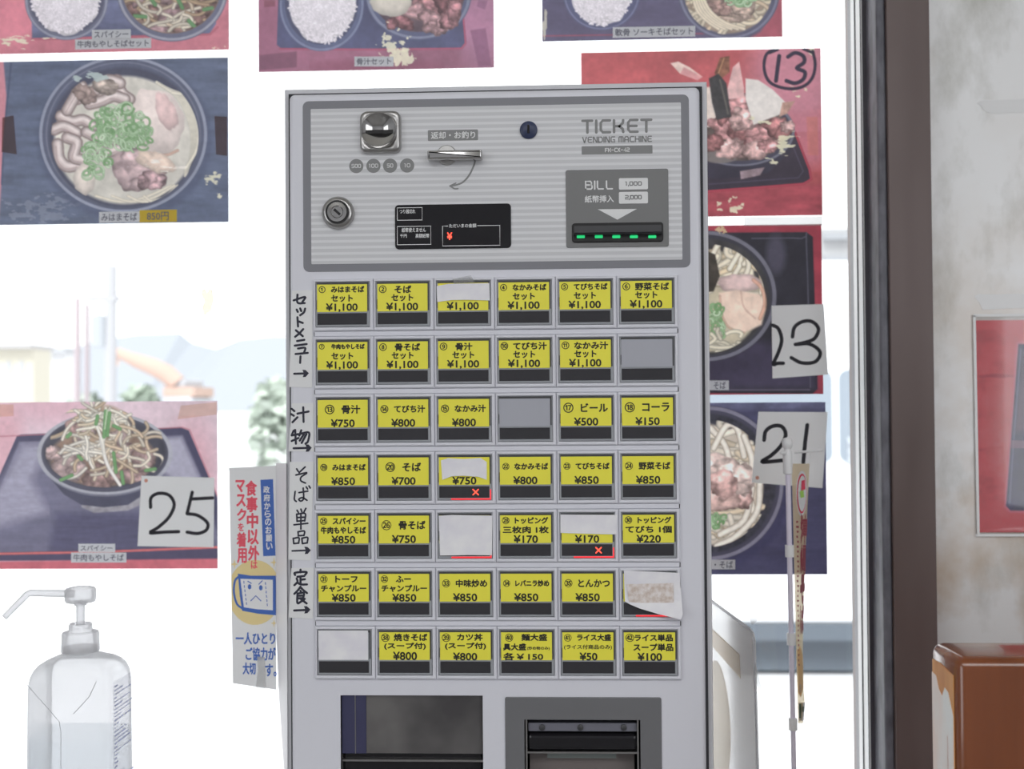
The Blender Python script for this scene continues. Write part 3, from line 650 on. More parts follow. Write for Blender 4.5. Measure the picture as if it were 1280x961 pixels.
def hand_label(name, label, poly, conv, strokes, heads):
    q = PP([conv(*p) for p in poly], YM)
    zs = [p[1] for p in q]; xs = [p[0] for p in q]
    t = thing(name, label, 'label strip', (sum(xs) / len(xs), YM - .0002, min(zs)), 'handwritten label strips')
    MB().prism(q, YM - .0001, YM - .0006).build('paper_strip', M['tapepaper'], t)
    mb = MB()
    for i, st in enumerate(strokes): mb.ribbon(PP([conv(*p) for p in st], YM), (11.5 if len(strokes) < 20 else 9) / 4.179 * px, YM - .00075 - .000003 * i)
    for hx, hy in heads:
        c = P(*conv(hx, hy), YM); mb.flat(PP([conv(hx - 22, hy - 20), conv(hx - 6, hy - 19), conv(hx + 12, hy - 2), conv(hx - 4, hy + 17), conv(hx - 20, hy + 19), conv(hx - 14, hy)], YM), YM - .0009)
    mb.build('handwriting', M['marker'], t)
hand_label('handwritten_label', 'longest white strip handwritten セットメニュー beside the top two button rows', [(62, 140), (172, 136), (168, 645), (48, 642)], K3,
    [[(72, 190), (132, 172), (118, 198)], [(92, 160), (93, 202), (130, 204)], [(88, 238), (94, 250)], [(106, 232), (112, 246)], [(132, 233), (126, 252), (106, 268)], [(92, 278), (95, 326)], [(94, 298), (120, 308)],
     [(122, 340), (102, 362), (80, 380)], [(84, 346), (120, 377)], [(90, 402), (128, 396)], [(78, 426), (140, 418)], [(95, 441), (132, 438), (126, 464)], [(82, 470), (146, 464)], [(108, 482), (106, 516)], [(75, 573), (140, 571)]], [(140, 572)])
hand_label('handwritten_label', 'shortest white strip handwritten 汁物 beside the third button row', [(62, 728), (178, 724), (178, 978), (45, 978)], K3,
    [[(62, 756), (76, 768)], [(60, 784), (73, 792)], [(66, 826), (92, 800)], [(92, 781), (150, 770)], [(122, 748), (124, 824)],
     [(72, 870), (62, 894)], [(62, 895), (96, 888)], [(80, 866), (84, 938)], [(62, 924), (98, 908)], [(112, 868), (102, 896)], [(108, 886), (152, 880), (147, 925), (134, 938)], [(126, 888), (104, 922)], [(139, 888), (114, 934)], [(72, 962), (150, 960)]], [(155, 961)])
hand_label('handwritten_label', 'white strip handwritten そば単品 beside the fourth and fifth button rows', [(52, 114), (178, 112), (160, 628), (45, 624)], K5,
    [[(88, 150), (96, 163)], [(132, 140), (100, 170)], [(84, 182), (142, 170), (112, 192), (110, 212), (134, 224)], [(80, 268), (76, 308), (86, 320)], [(100, 274), (146, 266)], [(122, 250), (124, 304), (110, 318), (99, 309), (118, 300), (142, 314)], [(138, 244), (145, 255)], [(152, 239), (159, 250)],
     [(90, 366), (97, 378)], [(110, 360), (115, 374)], [(136, 356), (125, 377)], [(88, 386), (90, 424)], [(88, 387), (132, 383), (130, 422)], [(90, 404), (130, 402)], [(90, 423), (130, 420)], [(74, 442), (146, 434)], [(110, 386), (110, 464)],
     [(95, 478), (97, 500)], [(95, 478), (128, 475), (126, 498)], [(96, 499), (126, 497)], [(70, 512), (73, 540)], [(70, 513), (100, 510), (98, 538)], [(73, 540), (99, 537)], [(115, 512), (118, 540)], [(115, 512), (145, 508), (143, 536)], [(118, 540), (144, 536)], [(65, 578), (145, 575)]], [(150, 576)])
hand_label('handwritten_label', 'white strip handwritten 定食 beside the sixth button row', [(60, 668), (178, 666), (172, 932), (45, 926)], K5,
    [[(108, 676), (108, 690)], [(80, 704), (80, 692), (138, 688), (132, 703)], [(92, 713), (128, 709)], [(108, 711), (108, 749)], [(108, 729), (131, 726)], [(88, 722), (92, 740), (76, 757)], [(90, 742), (110, 753), (142, 753)],
     [(108, 765), (94, 784), (76, 802)], [(108, 768), (124, 784), (142, 798)], [(108, 786), (110, 796)], [(92, 801), (125, 797), (122, 825)], [(92, 801), (92, 850), (112, 842)], [(92, 813), (122, 811)], [(92, 826), (122, 824)], [(110, 830), (140, 852)], [(130, 828), (118, 840)], [(75, 889), (145, 886)]], [(148, 886)])

# ------------------------------------------------------------------ printed food photographs (the print is a colour per point of the sheet)
_rt = np.random.RandomState(11).rand(128, 128)
def vnoise(X, Y, s):
    x = X / s; y = Y / s; xi = np.floor(x).astype(int); yi = np.floor(y).astype(int); fx = x - xi; fy = y - yi
    fx = fx * fx * (3 - 2 * fx); fy = fy * fy * (3 - 2 * fy); g = lambda a, b: _rt[a % 128, b % 128]
    return (g(xi, yi) * (1 - fx) + g(xi + 1, yi) * fx) * (1 - fy) + (g(xi, yi + 1) * (1 - fx) + g(xi + 1, yi + 1) * fx) * fy
def fbm(X, Y, s, o=4, seed=0):
    t = 0; a = .5; 
    for k in range(o): t = t + a * vnoise(X + 37.3 * (seed + k), Y + 91.7 * (seed + k), s / 2 ** k); a *= .5
    return t / (1 - .5 ** o)
class Print:
    def __init__(s, X, Y, c): s.X, s.Y = X, Y; s.C = np.empty(X.shape + (3,)); s.C[:] = c; s.rng = random.Random(5)
    def sl(s, x0, x1, y0, y1):
        j = np.where((s.X.max(0) >= x0) & (s.X.min(0) <= x1))[0]; i = np.where((s.Y.max(1) >= y0) & (s.Y.min(1) <= y1))[0]
        if len(i) == 0 or len(j) == 0: return None
        return (slice(i[0], i[-1] + 1), slice(j[0], j[-1] + 1))
    def mix(s, m, c, sl=None):
        C = s.C if sl is None else s.C[sl]
        c = np.asarray(c, float); C[:] = C * (1 - m[..., None]) + c * m[..., None]
    def ell(s, cx, cy, rx, ry, c, soft=1.2, rot=0, var=0, vs=12, seed=0, op=1, clip=None):
        r = max(rx, ry) + 4; k = s.sl(cx - r, cx + r, cy - r, cy + r)
        if k is None: return
        X, Y = s.X[k] - cx, s.Y[k] - cy; a = math.radians(rot); u = X * math.cos(a) + Y * math.sin(a); v = -X * math.sin(a) + Y * math.cos(a)
        d = (1 - np.sqrt((u / rx) ** 2 + (v / ry) ** 2)) * min(rx, ry); m = np.clip(d / soft + .5, 0, 1) * op
        if clip is not None: m = m * clip[k]
        col = np.asarray(c, float) * np.ones(X.shape + (1,))
        if var: col = col * (1 + var * (fbm(s.X[k], s.Y[k], vs, 4, seed) - .5)[..., None] * 2)
        s.mix(m, col, k)
    def mask(s, cx, cy, rx, ry): return np.clip((1 - np.sqrt(((s.X - cx) / rx) ** 2 + ((s.Y - cy) / ry) ** 2)) * min(rx, ry) + .5, 0, 1)
    def ring(s, cx, cy, rx, ry, w, c, op=1, y0=-1e9):
        q = np.sqrt(((s.X - cx) / rx) ** 2 + ((s.Y - cy) / ry) ** 2); d = np.abs(q - 1) * min(rx, ry); s.mix(np.clip(w / 2 - d + .5, 0, 1) * op * (s.Y > y0), c)
    def poly(s, pts, c, soft=1.0, var=0, vs=14, seed=0, op=1, stretch=1):
        xs = [p[0] for p in pts]; ys_ = [p[1] for p in pts]; k = s.sl(min(xs) - 2, max(xs) + 2, min(ys_) - 2, max(ys_) + 2)
        if k is None: return
        X, Y = s.X[k], s.Y[k]; ins = np.zeros(X.shape, bool); dm = np.full(X.shape, 1e9); n = len(pts)
        for i in range(n):
            (xa, ya), (xb, yb_) = pts[i], pts[(i + 1) % n]
            cnd = ((ya > Y) != (yb_ > Y)) & (X < (xb - xa) * (Y - ya) / ((yb_ - ya) or 1e-9) + xa); ins ^= cnd
            dx, dy = xb - xa, yb_ - ya; t = np.clip(((X - xa) * dx + (Y - ya) * dy) / (dx * dx + dy * dy + 1e-9), 0, 1); dm = np.minimum(dm, np.hypot(X - xa - t * dx, Y - ya - t * dy))
        m = np.clip(np.where(ins, dm, -dm) / soft + .5, 0, 1) * op
        col = np.asarray(c, float) * np.ones(X.shape + (1,))
        if var: col = col * (1 + var * (fbm(X, Y * stretch, vs, 4, seed) - .5)[..., None] * 2)
        s.mix(m, col, k)
    def stroke(s, pts, w, c, soft=1.0, shade=.22, clip=None, smooth=True, op=1):
        if smooth and len(pts) > 2: pts = catmull(pts, 4)
        xs = [p[0] for p in pts]; ys_ = [p[1] for p in pts]; k = s.sl(min(xs) - w, max(xs) + w, min(ys_) - w, max(ys_) + w)
        if k is None: return
        X, Y = s.X[k], s.Y[k]; dm = np.full(X.shape, 1e9)
        for (xa, ya), (xb, yb_) in zip(pts[:-1], pts[1:]):
            dx, dy = xb - xa, yb_ - ya; t = np.clip(((X - xa) * dx + (Y - ya) * dy) / (dx * dx + dy * dy + 1e-9), 0, 1); dm = np.minimum(dm, np.hypot(X - xa - t * dx, Y - ya - t * dy))
        m = np.clip((w / 2 - dm) / soft + .5, 0, 1) * op
        if clip is not None: m = m * clip[k]
        col = np.asarray(c, float) * (1 - shade * np.clip(dm / (w / 2), 0, 1) ** 2)[..., None]
        s.mix(m, col, k)
    def blob(s, cx, cy, rx, ry, c, seed=0, rot=0, irr=.3, var=.25, vs=9, dark=.3, clip=None, hi=None):
        r = max(rx, ry) * 1.5 + 3; k = s.sl(cx - r, cx + r, cy - r, cy + r)
        if k is None: return
        X, Y = s.X[k] - cx, s.Y[k] - cy; a = math.radians(rot); u = (X * math.cos(a) + Y * math.sin(a)) / rx; v = (-X * math.sin(a) + Y * math.cos(a)) / ry
        q = np.sqrt(u * u + v * v); th = np.arctan2(v, u)
        f = 1 + irr * ((vnoise(np.cos(th) * 1.6 + 9 + seed * 3.1, np.sin(th) * 1.6 + 7 + seed * 1.7, 1) - .5) + .6 * (vnoise(np.cos(th) * 4 + seed, np.sin(th) * 4 + 3 * seed, 1) - .5))
        d = (f - q) * min(rx, ry); m = np.clip(d / 1.3 + .5, 0, 1)
        if clip is not None: m = m * clip[k]
        nn = fbm(s.X[k], s.Y[k], vs, 4, seed)
        edge = np.clip(d / (min(rx, ry) * .45), 0, 1)
        lum = (1 - dark * (1 - edge)) * (1 + var * 2 * (nn - .5)) * (1 - .10 * v)
        if var > .2:      # fibres and folds
            n2 = fbm(s.X[k] * .8 + s.Y[k] * .5, s.Y[k] - s.X[k] * .3, vs * 2.0, 3, seed + 5); rg_ = np.clip(1 - np.abs(2 * n2 - 1) * 6, 0, 1); lum = lum * (1 - .24 * rg_) * (1 + .22 * np.clip((n2 - .58) / .1, 0, 1))
        col = np.clip(np.asarray(c, float) * lum[..., None], 0, 1)
        s.mix(m, col, k)
    def noodles(s, cx, cy, rx, ry, n, w, cols, seed, L=60, clip=None, wig=.9):
        rg = random.Random(seed)
        for _ in range(n):
            a = rg.uniform(0, 6.28); q = math.sqrt(rg.random()); x = cx + rx * q * math.cos(a); y = cy + ry * q * math.sin(a); h = rg.uniform(0, 6.28); pts = [(x, y)]; turn = rg.uniform(-wig, wig)
            for _k in range(4): h += turn + rg.uniform(-.35, .35); x += L / 4 * math.cos(h); y += L / 4 * math.sin(h) * ry / rx; pts.append((x, y))
            c = np.array(cols[rg.randrange(len(cols))]) * rg.uniform(.88, 1.05)
            s.stroke(pts, w + 1.6, np.array(c) * .72, 1.2, .1, clip, op=.8); s.stroke(pts, w, np.clip(c, 0, 1), 1.0, .2, clip)
    def scallion(s, cx, cy, rx, ry, n, seed, clip=None, r=(2.5, 6)):
        rg = random.Random(seed)
        for _ in range(n):
            a = rg.uniform(0, 6.28); q = math.sqrt(rg.random()); x = cx + rx * q * math.cos(a); y = cy + ry * q * math.sin(a); t = rg.uniform(*r); b = t * rg.uniform(.4, 1); o = rg.uniform(0, 3.14)
            pts = [(x + t * math.cos(k) * math.cos(o) - b * math.sin(k) * math.sin(o), y + t * math.cos(k) * math.sin(o) + b * math.sin(k) * math.cos(o)) for k in np.linspace(0, rg.uniform(4, 6.3), 9)]
            g = rg.random(); c = np.array([112, 158, 100]) * (1 - g) + np.array([206, 226, 192]) * g
            s.stroke(pts, 2.6, c / 255 * .82, 1, .1, clip); s.stroke(pts, 1.7, c / 255, 1, .1, clip)
    def rice(s, cx, cy, rx, ry, seed):
        s.blob(cx, cy, rx, ry, (.90, .87, .885), seed, 0, .16, .06, 6, .08)
        rg = random.Random(seed)
        for _ in range(int(rx * ry * .5)):
            a = rg.uniform(0, 6.28); q = math.sqrt(rg.random()); x = cx + rx * q * .99 * math.cos(a); y = cy + ry * q * .99 * math.sin(a); h = rg.uniform(0, 3.14); v = rg.uniform(.87, .97)
            s.stroke([(x, y), (x + 2.4 * math.cos(h), y + 2.4 * math.sin(h))], 2.2, (v, v * .965, v * .985), 1.2, .10, smooth=False)
    def flecks(s, cx, cy, rx, ry, c, thr=.55, sc=7, seed=0, stretch=(1, 1), op=.9):
        k = s.sl(cx - rx, cx + rx, cy - ry, cy + ry)
        if k is None: return
        X, Y = s.X[k], s.Y[k]; q = np.sqrt(((X - cx) / rx) ** 2 + ((Y - cy) / ry) ** 2)
        m = np.clip((fbm(X * stretch[0], Y * stretch[1], sc, 4, seed) - thr + .09 - .30 * q ** 2) / .05, 0, 1) * op; s.mix(m, c, k)
def c8(*v): return np.array(v) / 255.0
PRINT = sheet_mat('printed_paper', trans=0.62, attr='print', gloss=0.035, rough=0.3)
FLECK = c8(226, 220, 190)
def poster(name, label, box, paint, Y=YP, res=1.25, g=GP, haze_fade=.13, group='food photo posters', cat='poster', m=None):
    xa, za, xb, zb = R(*box, Y)
    nx = int((box[2] - box[0]) * res); nz_ = int((box[3] - box[1]) * res)
    xs = np.linspace(xa, xb, nx); zs = np.linspace(zb, za, nz_); XX, ZZ = np.meshgrid(xs, zs)
    U_, V_ = proj(XX, Y, ZZ)
    p = Print(U_, V_, (0.5, .5, .5)); paint(p)
    p.C *= (1 + .11 * (fbm(U_, V_, 5, 3, 33) - .5))[..., None]
    p.C = p.C * (1 - haze_fade) + np.array([.80, .78, .84]) * haze_fade     # pale glare haze and ink fading mixed into the print colours
    me = bpy.data.meshes.new(name); N = nx * nz_
    idx = np.arange(N).reshape(nz_, nx); q = np.stack([idx[:-1, :-1], idx[1:, :-1], idx[1:, 1:], idx[:-1, 1:]], -1).reshape(-1, 4)
    cxm, czm = (xa + xb) / 2, (za + zb) / 2
    co = np.stack([XX - cxm, np.zeros_like(XX), ZZ - czm], -1).reshape(-1, 3)
    me.vertices.add(N); me.vertices.foreach_set('co', co.ravel()); me.loops.add(q.size); me.loops.foreach_set('vertex_index', q.ravel().astype(np.int32))
    me.polygons.add(len(q)); me.polygons.foreach_set('loop_start', np.arange(0, q.size, 4, dtype=np.int32)); me.update(calc_edges=True); me.validate()
    at = me.attributes.new('print', 'FLOAT_COLOR', 'POINT')
    c = np.clip(p.C.reshape(-1, 3), 0, 1); c = np.where(c <= .04045, c / 12.92, ((c + .055) / 1.055) ** 2.4) / g
    at.data.foreach_set('color', np.concatenate([np.clip(c, .004, .92), np.ones((N, 1))], 1).ravel().astype(np.float32))
    me.materials.append(m or PRINT)
    o = bpy.data.objects.new(name, me); COL.objects.link(o); o.location = (cxm, Y, czm)
    return tag(o, label, cat, group)
def quad(name, pts, Y, m, parent, th=.0002):
    return MB().prism(PP(pts, Y), Y, Y - th).build(name, m, parent)
def caption(par, box, s, Y=YP, m=None, tb=None, slope=0.0):
    x0, y0, x1, y1 = box
    o = quad('caption_label', [(x0, y0 + slope), (x1, y0 - slope), (x1, y1 - slope), (x0, y1 + slope)], Y - .0003, m or M['capt'], par)
    tb = tb or (x0 + 3, y0 + 2, x1 - 3, y1 - 2)
    MB().text(s, R(*tb, Y), Y - .0008, .12 * .00105).build('caption_lettering', M['captink'], o)
def grain(p, c, v, vs, st=1, seed=0): p.C[:] = np.asarray(c) * (1 + v * 2 * (fbm(p.X, p.Y * st, vs, 5, seed) - .5))[..., None]
# top-left: spicy beef and sprout soba set
def pa(p):
    grain(p, c8(196, 116, 128), .22, 60, 1, 1)
    p.poly([(37, -160), (268, -160), (270, 30), (262, 42), (40, 48)], c8(96, 100, 128), 1.5, .3, 40, 2, stretch=4)
    p.stroke([(40, 49), (262, 43), (272, 34)], 2.5, c8(180, 95, 110), smooth=False)
    p.ell(83, 0, 52, 50, c8(98, 100, 118)); p.ring(83, 0, 50, 48, 2.5, c8(140, 142, 158)); p.ell(83, -2, 47, 45, c8(80, 80, 98))
    p.rice(82, -6, 43, 47, 3)
    p.ell(215, -14, 70, 66, c8(96, 98, 118)); p.ring(215, -14, 67, 63, 3, c8(150, 150, 162)); p.ell(214, -16, 62, 58, c8(120, 98, 88), var=.3)
    cl = p.mask(214, -16, 61, 57)
    for k, (x, y, a, b, r_) in enumerate([(180, 10, 20, 16, 20), (212, 18, 16, 12, 0), (243, 22, 22, 14, -20), (200, 38, 14, 9, 0), (228, 36, 16, 9, 10), (172, -4, 16, 12, 40), (258, 6, 14, 16, 10), (215, -4, 22, 14, 0)]):
        p.blob(x, y, a, b, c8(158, 128, 130) if k % 2 else c8(128, 98, 92), k, r_, .45, .4, 7, .4, cl)
    p.noodles(216, 12, 52, 34, 34, 3.2, [c8(222, 210, 190), c8(205, 185, 160), c8(190, 160, 130)], 8, 38, cl)
    for a in ([(186, -6), (194, 6)], [(236, 26), (244, 34)], [(168, 20), (182, 21)], [(255, 12), (265, 10)], [(222, -2), (228, 10)]): p.stroke(a, 5, c8(96, 140, 92), clip=cl, smooth=False)
    p.flecks(40, 52, 46, 9, FLECK, .55, 12, 4, (1, 2.6)); p.flecks(272, 58, 12, 5, FLECK, .45, 8, 4, (1, 2))
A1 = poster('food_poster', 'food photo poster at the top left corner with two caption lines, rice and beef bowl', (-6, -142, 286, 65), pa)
caption(A1, (115, 37, 163.5, 49), 'スパイシー', slope=.4); caption(A1, (94, 48.5, 189, 61), '牛肉もやしそばセット', slope=1)
# left: mihama soba
def pb(p):
    grain(p, c8(86, 95, 117), .2, 40, 5, 2)
    p.poly([(-20, 60), (3, 60), (8, 120), (-2, 290), (-20, 290)], c8(196, 128, 138), 2)
    p.stroke([(14, 78), (6, 160), (2, 230)], 2, c8(70, 78, 104)); p.flecks(60, 262, 60, 22, c8(136, 142, 156), .5, 9, 7, (1, 2), .5)
    p.ell(156, 174, 110, 102, c8(70, 76, 100), 6, op=.6)
    p.ell(154, 168, 105, 98, c8(82, 86, 106)); p.ring(154, 168, 103, 96, 3.5, c8(140, 145, 162)); p.ring(154, 168, 96, 90, 2, c8(120, 124, 140), .6)
    p.ell(155, 172, 94, 88, c8(66, 68, 84), 4); p.ell(156, 175, 88, 80, c8(206, 200, 188), 4, var=.14, vs=24)
    cl = p.mask(156, 172, 92, 86)
    for k in range(9):
        o = k * 4; p.stroke([(196 + o * .6, 103 + o * .4), (222 + o * .5, 122), (236 + o * .35, 150), (240 + o * .2, 185), (232, 220 - o * .3)], 4, c8(232, 224, 205), clip=cl)
    for k in range(4): p.stroke([(120 + k * 20, 245), (150 + k * 14, 252), (180 + k * 12, 247), (214 + k * 4, 232)], 3.5, c8(226, 216, 196), clip=cl)
    p.blob(196, 152, 34, 42, c8(236, 219, 211), 4, -15, .22, .08, 16, .12, cl); p.blob(208, 140, 12, 24, c8(222, 190, 186), 6, -20, .3, .1, 8, .1, cl); p.stroke([(180, 190), (206, 194), (222, 188)], 4, c8(196, 140, 118), op=.6)
    for k, q in enumerate([[(76, 145), (90, 152), (104, 150), (116, 158)], [(68, 162), (80, 158), (96, 166)], [(72, 180), (74, 198), (84, 208), (98, 206)], [(84, 172), (96, 178), (92, 196), (104, 200)], [(108, 165), (124, 172), (140, 170), (146, 180)], [(96, 124), (112, 118), (128, 108), (140, 112)], [(146, 100), (152, 116), (162, 124)], [(112, 130), (128, 126), (142, 120), (156, 124)], [(118, 182), (132, 190), (148, 186)], [(124, 106), (136, 100), (150, 104)], [(102, 108), (92, 124), (84, 138)]]):
        p.stroke(q, 15, c8(140, 118, 116), 1.5, .1, cl); p.stroke(q, 12.5, c8(214, 194, 189), 1.5, .35, cl); p.stroke([(x + 1, y - 1.5) for x, y in q], 5, c8(236, 222, 217), 3, .1, cl, op=.8)
        p.stroke([(x - 2, y + 3) for x, y in q], 1.2, c8(168, 142, 140), 1.2, .1, cl, op=.7)
    p.blob(106, 118, 16, 12, c8(160, 138, 130), 9, 40, .4, .3, 8, .3, cl); p.blob(132, 108, 16, 10, c8(190, 172, 160), 12, 10, .3, .3, 8, .3, cl)
    p.blob(106, 224, 14, 20, c8(228, 214, 202), 3, 10, .2, .08, 9, .2, cl)
    p.blob(172, 214, 34, 26, c8(206, 178, 178), 14, 15, .35, .28, 10, .3, cl); p.blob(188, 226, 18, 14, c8(178, 146, 148), 15, 0, .4, .4, 6, .4, cl); p.blob(195, 202, 26, 12, c8(228, 204, 186), 17, 20, .3, .18, 8, .2, cl)
    p.scallion(150, 158, 34, 26, 95, 21, cl, (3, 8)); p.scallion(118, 200, 18, 22, 34, 22, cl, (3, 7)); p.scallion(168, 172, 22, 14, 34, 23, cl, (3, 7))
    p.flecks(112, 96, 28, 6, c8(176, 190, 186), .45, 9, 3, (1, 2)); p.flecks(266, 222, 12, 12, FLECK, .5, 6, 5, (1, 2)); p.flecks(200, 208, 44, 14, c8(240, 232, 222), .62, 9, 8, (.5, 3)); p.flecks(274, 245, 4, 8, FLECK, .5, 4, 5)
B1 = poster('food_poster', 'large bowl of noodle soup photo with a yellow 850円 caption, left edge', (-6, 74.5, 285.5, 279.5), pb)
caption(B1, (124, 264.5, 174.5, 278), 'みはまそば', slope=.4); caption(B1, (174.5, 262.3, 221, 277.5), '850円', m=M['capty'], tb=(184, 265, 211, 275.5), slope=.4)
quad('tape_strip', [(3, 147), (17, 144), (21, 193), (2, 190)], YP - .0003, M['tapebrown'], B1); quad('tape_strip', [(268, 145), (284, 146), (284, 195), (270, 193)], YP - .0003, M['tapebrown'], B1)
# lower left: bowl heaped with sprouts and beef
def ph(p):
    grain(p, c8(222, 196, 204), .10, 70, 1, 3)
    p.ell(60, 500, 60, 30, c8(214, 160, 172), 30, op=.6); p.ell(240, 585, 30, 60, c8(216, 150, 160), 26, op=.5); p.ell(6, 560, 24, 50, c8(215, 150, 160), 20, op=.6)
    p.poly([(21, 545), (26, 543), (226, 534), (236, 538), (272, 622), (280, 700), (-30, 700), (-6, 606)], c8(62, 60, 84), 1.2)
    p.poly([(24, 552), (228, 545), (262, 620), (276, 690), (-30, 692), (2, 606)], c8(104, 102, 124), 3, .12, 40, 4, stretch=6)
    p.poly([(200, 548), (227, 546), (258, 616), (240, 622), (205, 590)], c8(182, 178, 194), 8, .05, op=.8); p.poly([(28, 556), (60, 554), (40, 600), (60, 640), (-10, 660), (-8, 620)], c8(170, 166, 184), 14, .08, op=.75, stretch=5)
    p.poly([(70, 640), (190, 640), (230, 692), (60, 692)], c8(70, 68, 94), 12, .15, 30, 5, op=.8, stretch=8)
    p.stroke([(-20, 546), (21, 544.5), (228, 534), (237, 537), (274, 625)], 1.6, c8(196, 110, 120), op=.7, smooth=False)
    p.poly([(-30, 691), (280, 684), (280, 700), (-30, 701)], c8(70, 64, 88), 1); p.stroke([(-30, 692.5), (120, 690), (280, 683.5)], 3, c8(212, 106, 104), smooth=False)
    p.poly([(-30, 702), (280, 698), (280, 720), (-30, 720)], c8(196, 96, 106), 2, .1, 20, 1)
    p.poly([(100, 622), (176, 614), (178, 630), (160, 638), (118, 641), (102, 634)], c8(150, 146, 152), 2, .25, 8, 2)
    p.poly([(49, 566), (58, 592), (80, 618), (102, 631), (130, 634), (160, 631), (186, 614), (206, 588), (214, 562)], c8(66, 66, 84), 1.4, .12, 20, 6)
    p.ell(131, 567, 83.5, 51, c8(72, 72, 86)); p.ring(131, 567, 82, 49.5, 3.2, c8(168, 168, 176)); p.ell(131, 565, 77, 44, c8(58, 58, 68), 3, var=.2)
    p.ring(131, 571, 79, 48, 3, c8(150, 150, 160), .5, 590)
    cl = np.maximum(p.mask(131, 567, 74, 42), (p.Y < 570) * p.mask(133, 552, 70, 52))
    p.ell(128, 572, 66, 36, c8(128, 104, 88), 4, var=.3, clip=cl); p.ell(128, 540, 36, 34, c8(160, 135, 112), 5, var=.3, clip=cl)
    for k, (x, y, a, b, r_) in enumerate([(86, 582, 20, 20, 20), (122, 600, 18, 22, 70), (150, 566, 22, 12, -30), (106, 541, 18, 9, -30), (92, 534, 12, 10, -40), (168, 596, 18, 12, 10), (66, 566, 11, 10, 0), (140, 590, 12, 16, 0), (180, 575, 14, 14, 30), (150, 546, 12, 10, 10)]):
        p.blob(x, y, a, b, [c8(178, 152, 148), c8(150, 120, 114), c8(164, 134, 130)][k % 3], k + 20, r_, .4, .32, 6, .35, cl)
    p.noodles(128, 545, 46, 36, 46, 3.0, [c8(236, 226, 208), c8(222, 204, 178), c8(208, 182, 150)], 31, 34, cl, .5); p.noodles(125, 522, 24, 16, 26, 2.8, [c8(240, 232, 214), c8(226, 208, 178)], 32, 24, None, .5)
    p.noodles(165, 568, 34, 26, 22, 3, [c8(232, 220, 200), c8(214, 190, 160)], 33, 34, cl, .5); p.noodles(110, 575, 40, 30, 10, 3, [c8(238, 230, 216)], 34, 38, cl, .3)
    p.stroke([(126, 548), (134, 580), (150, 606)], 4.4, c8(240, 234, 226)); p.stroke([(120, 530), (128, 552), (130, 566)], 3.6, c8(240, 234, 222))
    for a in ([(132, 514), (130, 546)], [(137, 516), (134, 544)], [(142, 532), (150, 536)], [(76, 600), (90, 594)], [(142, 566), (145, 590)], [(98, 570), (102, 574)], [(152, 590), (154, 604)], [(182, 588), (194, 586)], [(88, 542), (84, 546)], [(122, 520), (120, 530)]): p.stroke(a, 4.5, c8(106, 156, 96), smooth=False)
    p.stroke([(134, 512), (131, 536)], 2, c8(190, 214, 170), smooth=False)
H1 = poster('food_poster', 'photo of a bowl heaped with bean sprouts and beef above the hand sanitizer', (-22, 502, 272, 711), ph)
caption(H1, (98, 679.5, 144, 690), 'スパイシー'); caption(H1, (89, 690.5, 158, 703), '牛肉もやしそば')
quad('tape_strip', [(-22, 505), (17, 505.5), (17, 520), (-22, 522)], YP - .0003, M['tapetan'], H1); quad('tape_strip', [(226, 507), (271, 502.5), (271, 518), (222, 524)], YP - .0003, M['tapetan'], H1)
# top middle: bone soup set
def pc(p):
    grain(p, c8(152, 94, 116), .24, 50, 1, 4); p.ell(600, 20, 30, 60, c8(176, 130, 160), 20, op=.5); p.ell(470, 84, 80, 10, c8(122, 60, 80), 8, op=.5)
    p.poly([(352, -140), (576, -140), (580, 30), (583, 52), (576, 60), (352, 61), (346, 56)], c8(70, 72, 102), 1.5, .2, 30, 5); p.stroke([(350, 61), (470, 62), (577, 60.5), (582, 54), (579, 20)], 2.2, c8(172, 80, 106), smooth=False)
    p.ell(402, 6, 53, 58, c8(84, 90, 120)); p.ring(402, 6, 51, 56, 2.5, c8(118, 124, 152)); p.ell(402, 2, 46, 54, c8(66, 68, 92)); p.rice(403, -2, 42, 56, 13)
    p.ell(523, -6, 66, 56, c8(80, 84, 112)); p.ring(523, -6, 63, 53, 3, c8(120, 124, 146)); p.ell(523, -8, 58, 48, c8(92, 74, 82), var=.3)
    cl = p.mask(523, -8, 62, 54)
    for k, (x, y, a, b, r_) in enumerate([(540, 8, 22, 18, 20), (560, 0, 18, 20, 40), (545, 30, 16, 16, 60), (562, 24, 12, 14, 20), (505, 27, 16, 10, 20), (520, 14, 16, 10, 0), (566, 10, 10, 16, 0), (490, 30, 8, 8, 0), (535, 22, 12, 12, 30)]):
        p.blob(x, y, a, b, [c8(160, 112, 116), c8(134, 88, 92), c8(176, 136, 138)][k % 3], k + 40, r_, .5, .45, 6, .4, None)
    p.blob(489, 2, 26, 19, c8(216, 206, 192), 41, 0, .14, .06, 10, .18)
    p.flecks(492, 55, 24, 28, FLECK, .52, 6, 9, (1, 1.2)); p.flecks(502, 72, 18, 10, FLECK, .4, 6, 2)
    p.poly([(323, 69), (371, 64), (371, 84), (323, 88)], c8(96, 58, 76), 1.5, op=.6); p.poly([(588, 38), (607, 35), (614, 82), (598, 84)], c8(112, 66, 96), 1.5, op=.55); p.poly([(330, 0), (344, 0), (344, 8), (330, 9)], c8(110, 60, 70), 1, op=.6); p.poly([(598, 0), (610, 0), (606, 12), (596, 8)], c8(110, 70, 100), 1, op=.5)
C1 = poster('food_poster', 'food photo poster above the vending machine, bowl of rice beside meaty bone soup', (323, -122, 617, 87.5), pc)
caption(C1, (443, 70.8, 492, 83), '骨汁セット')
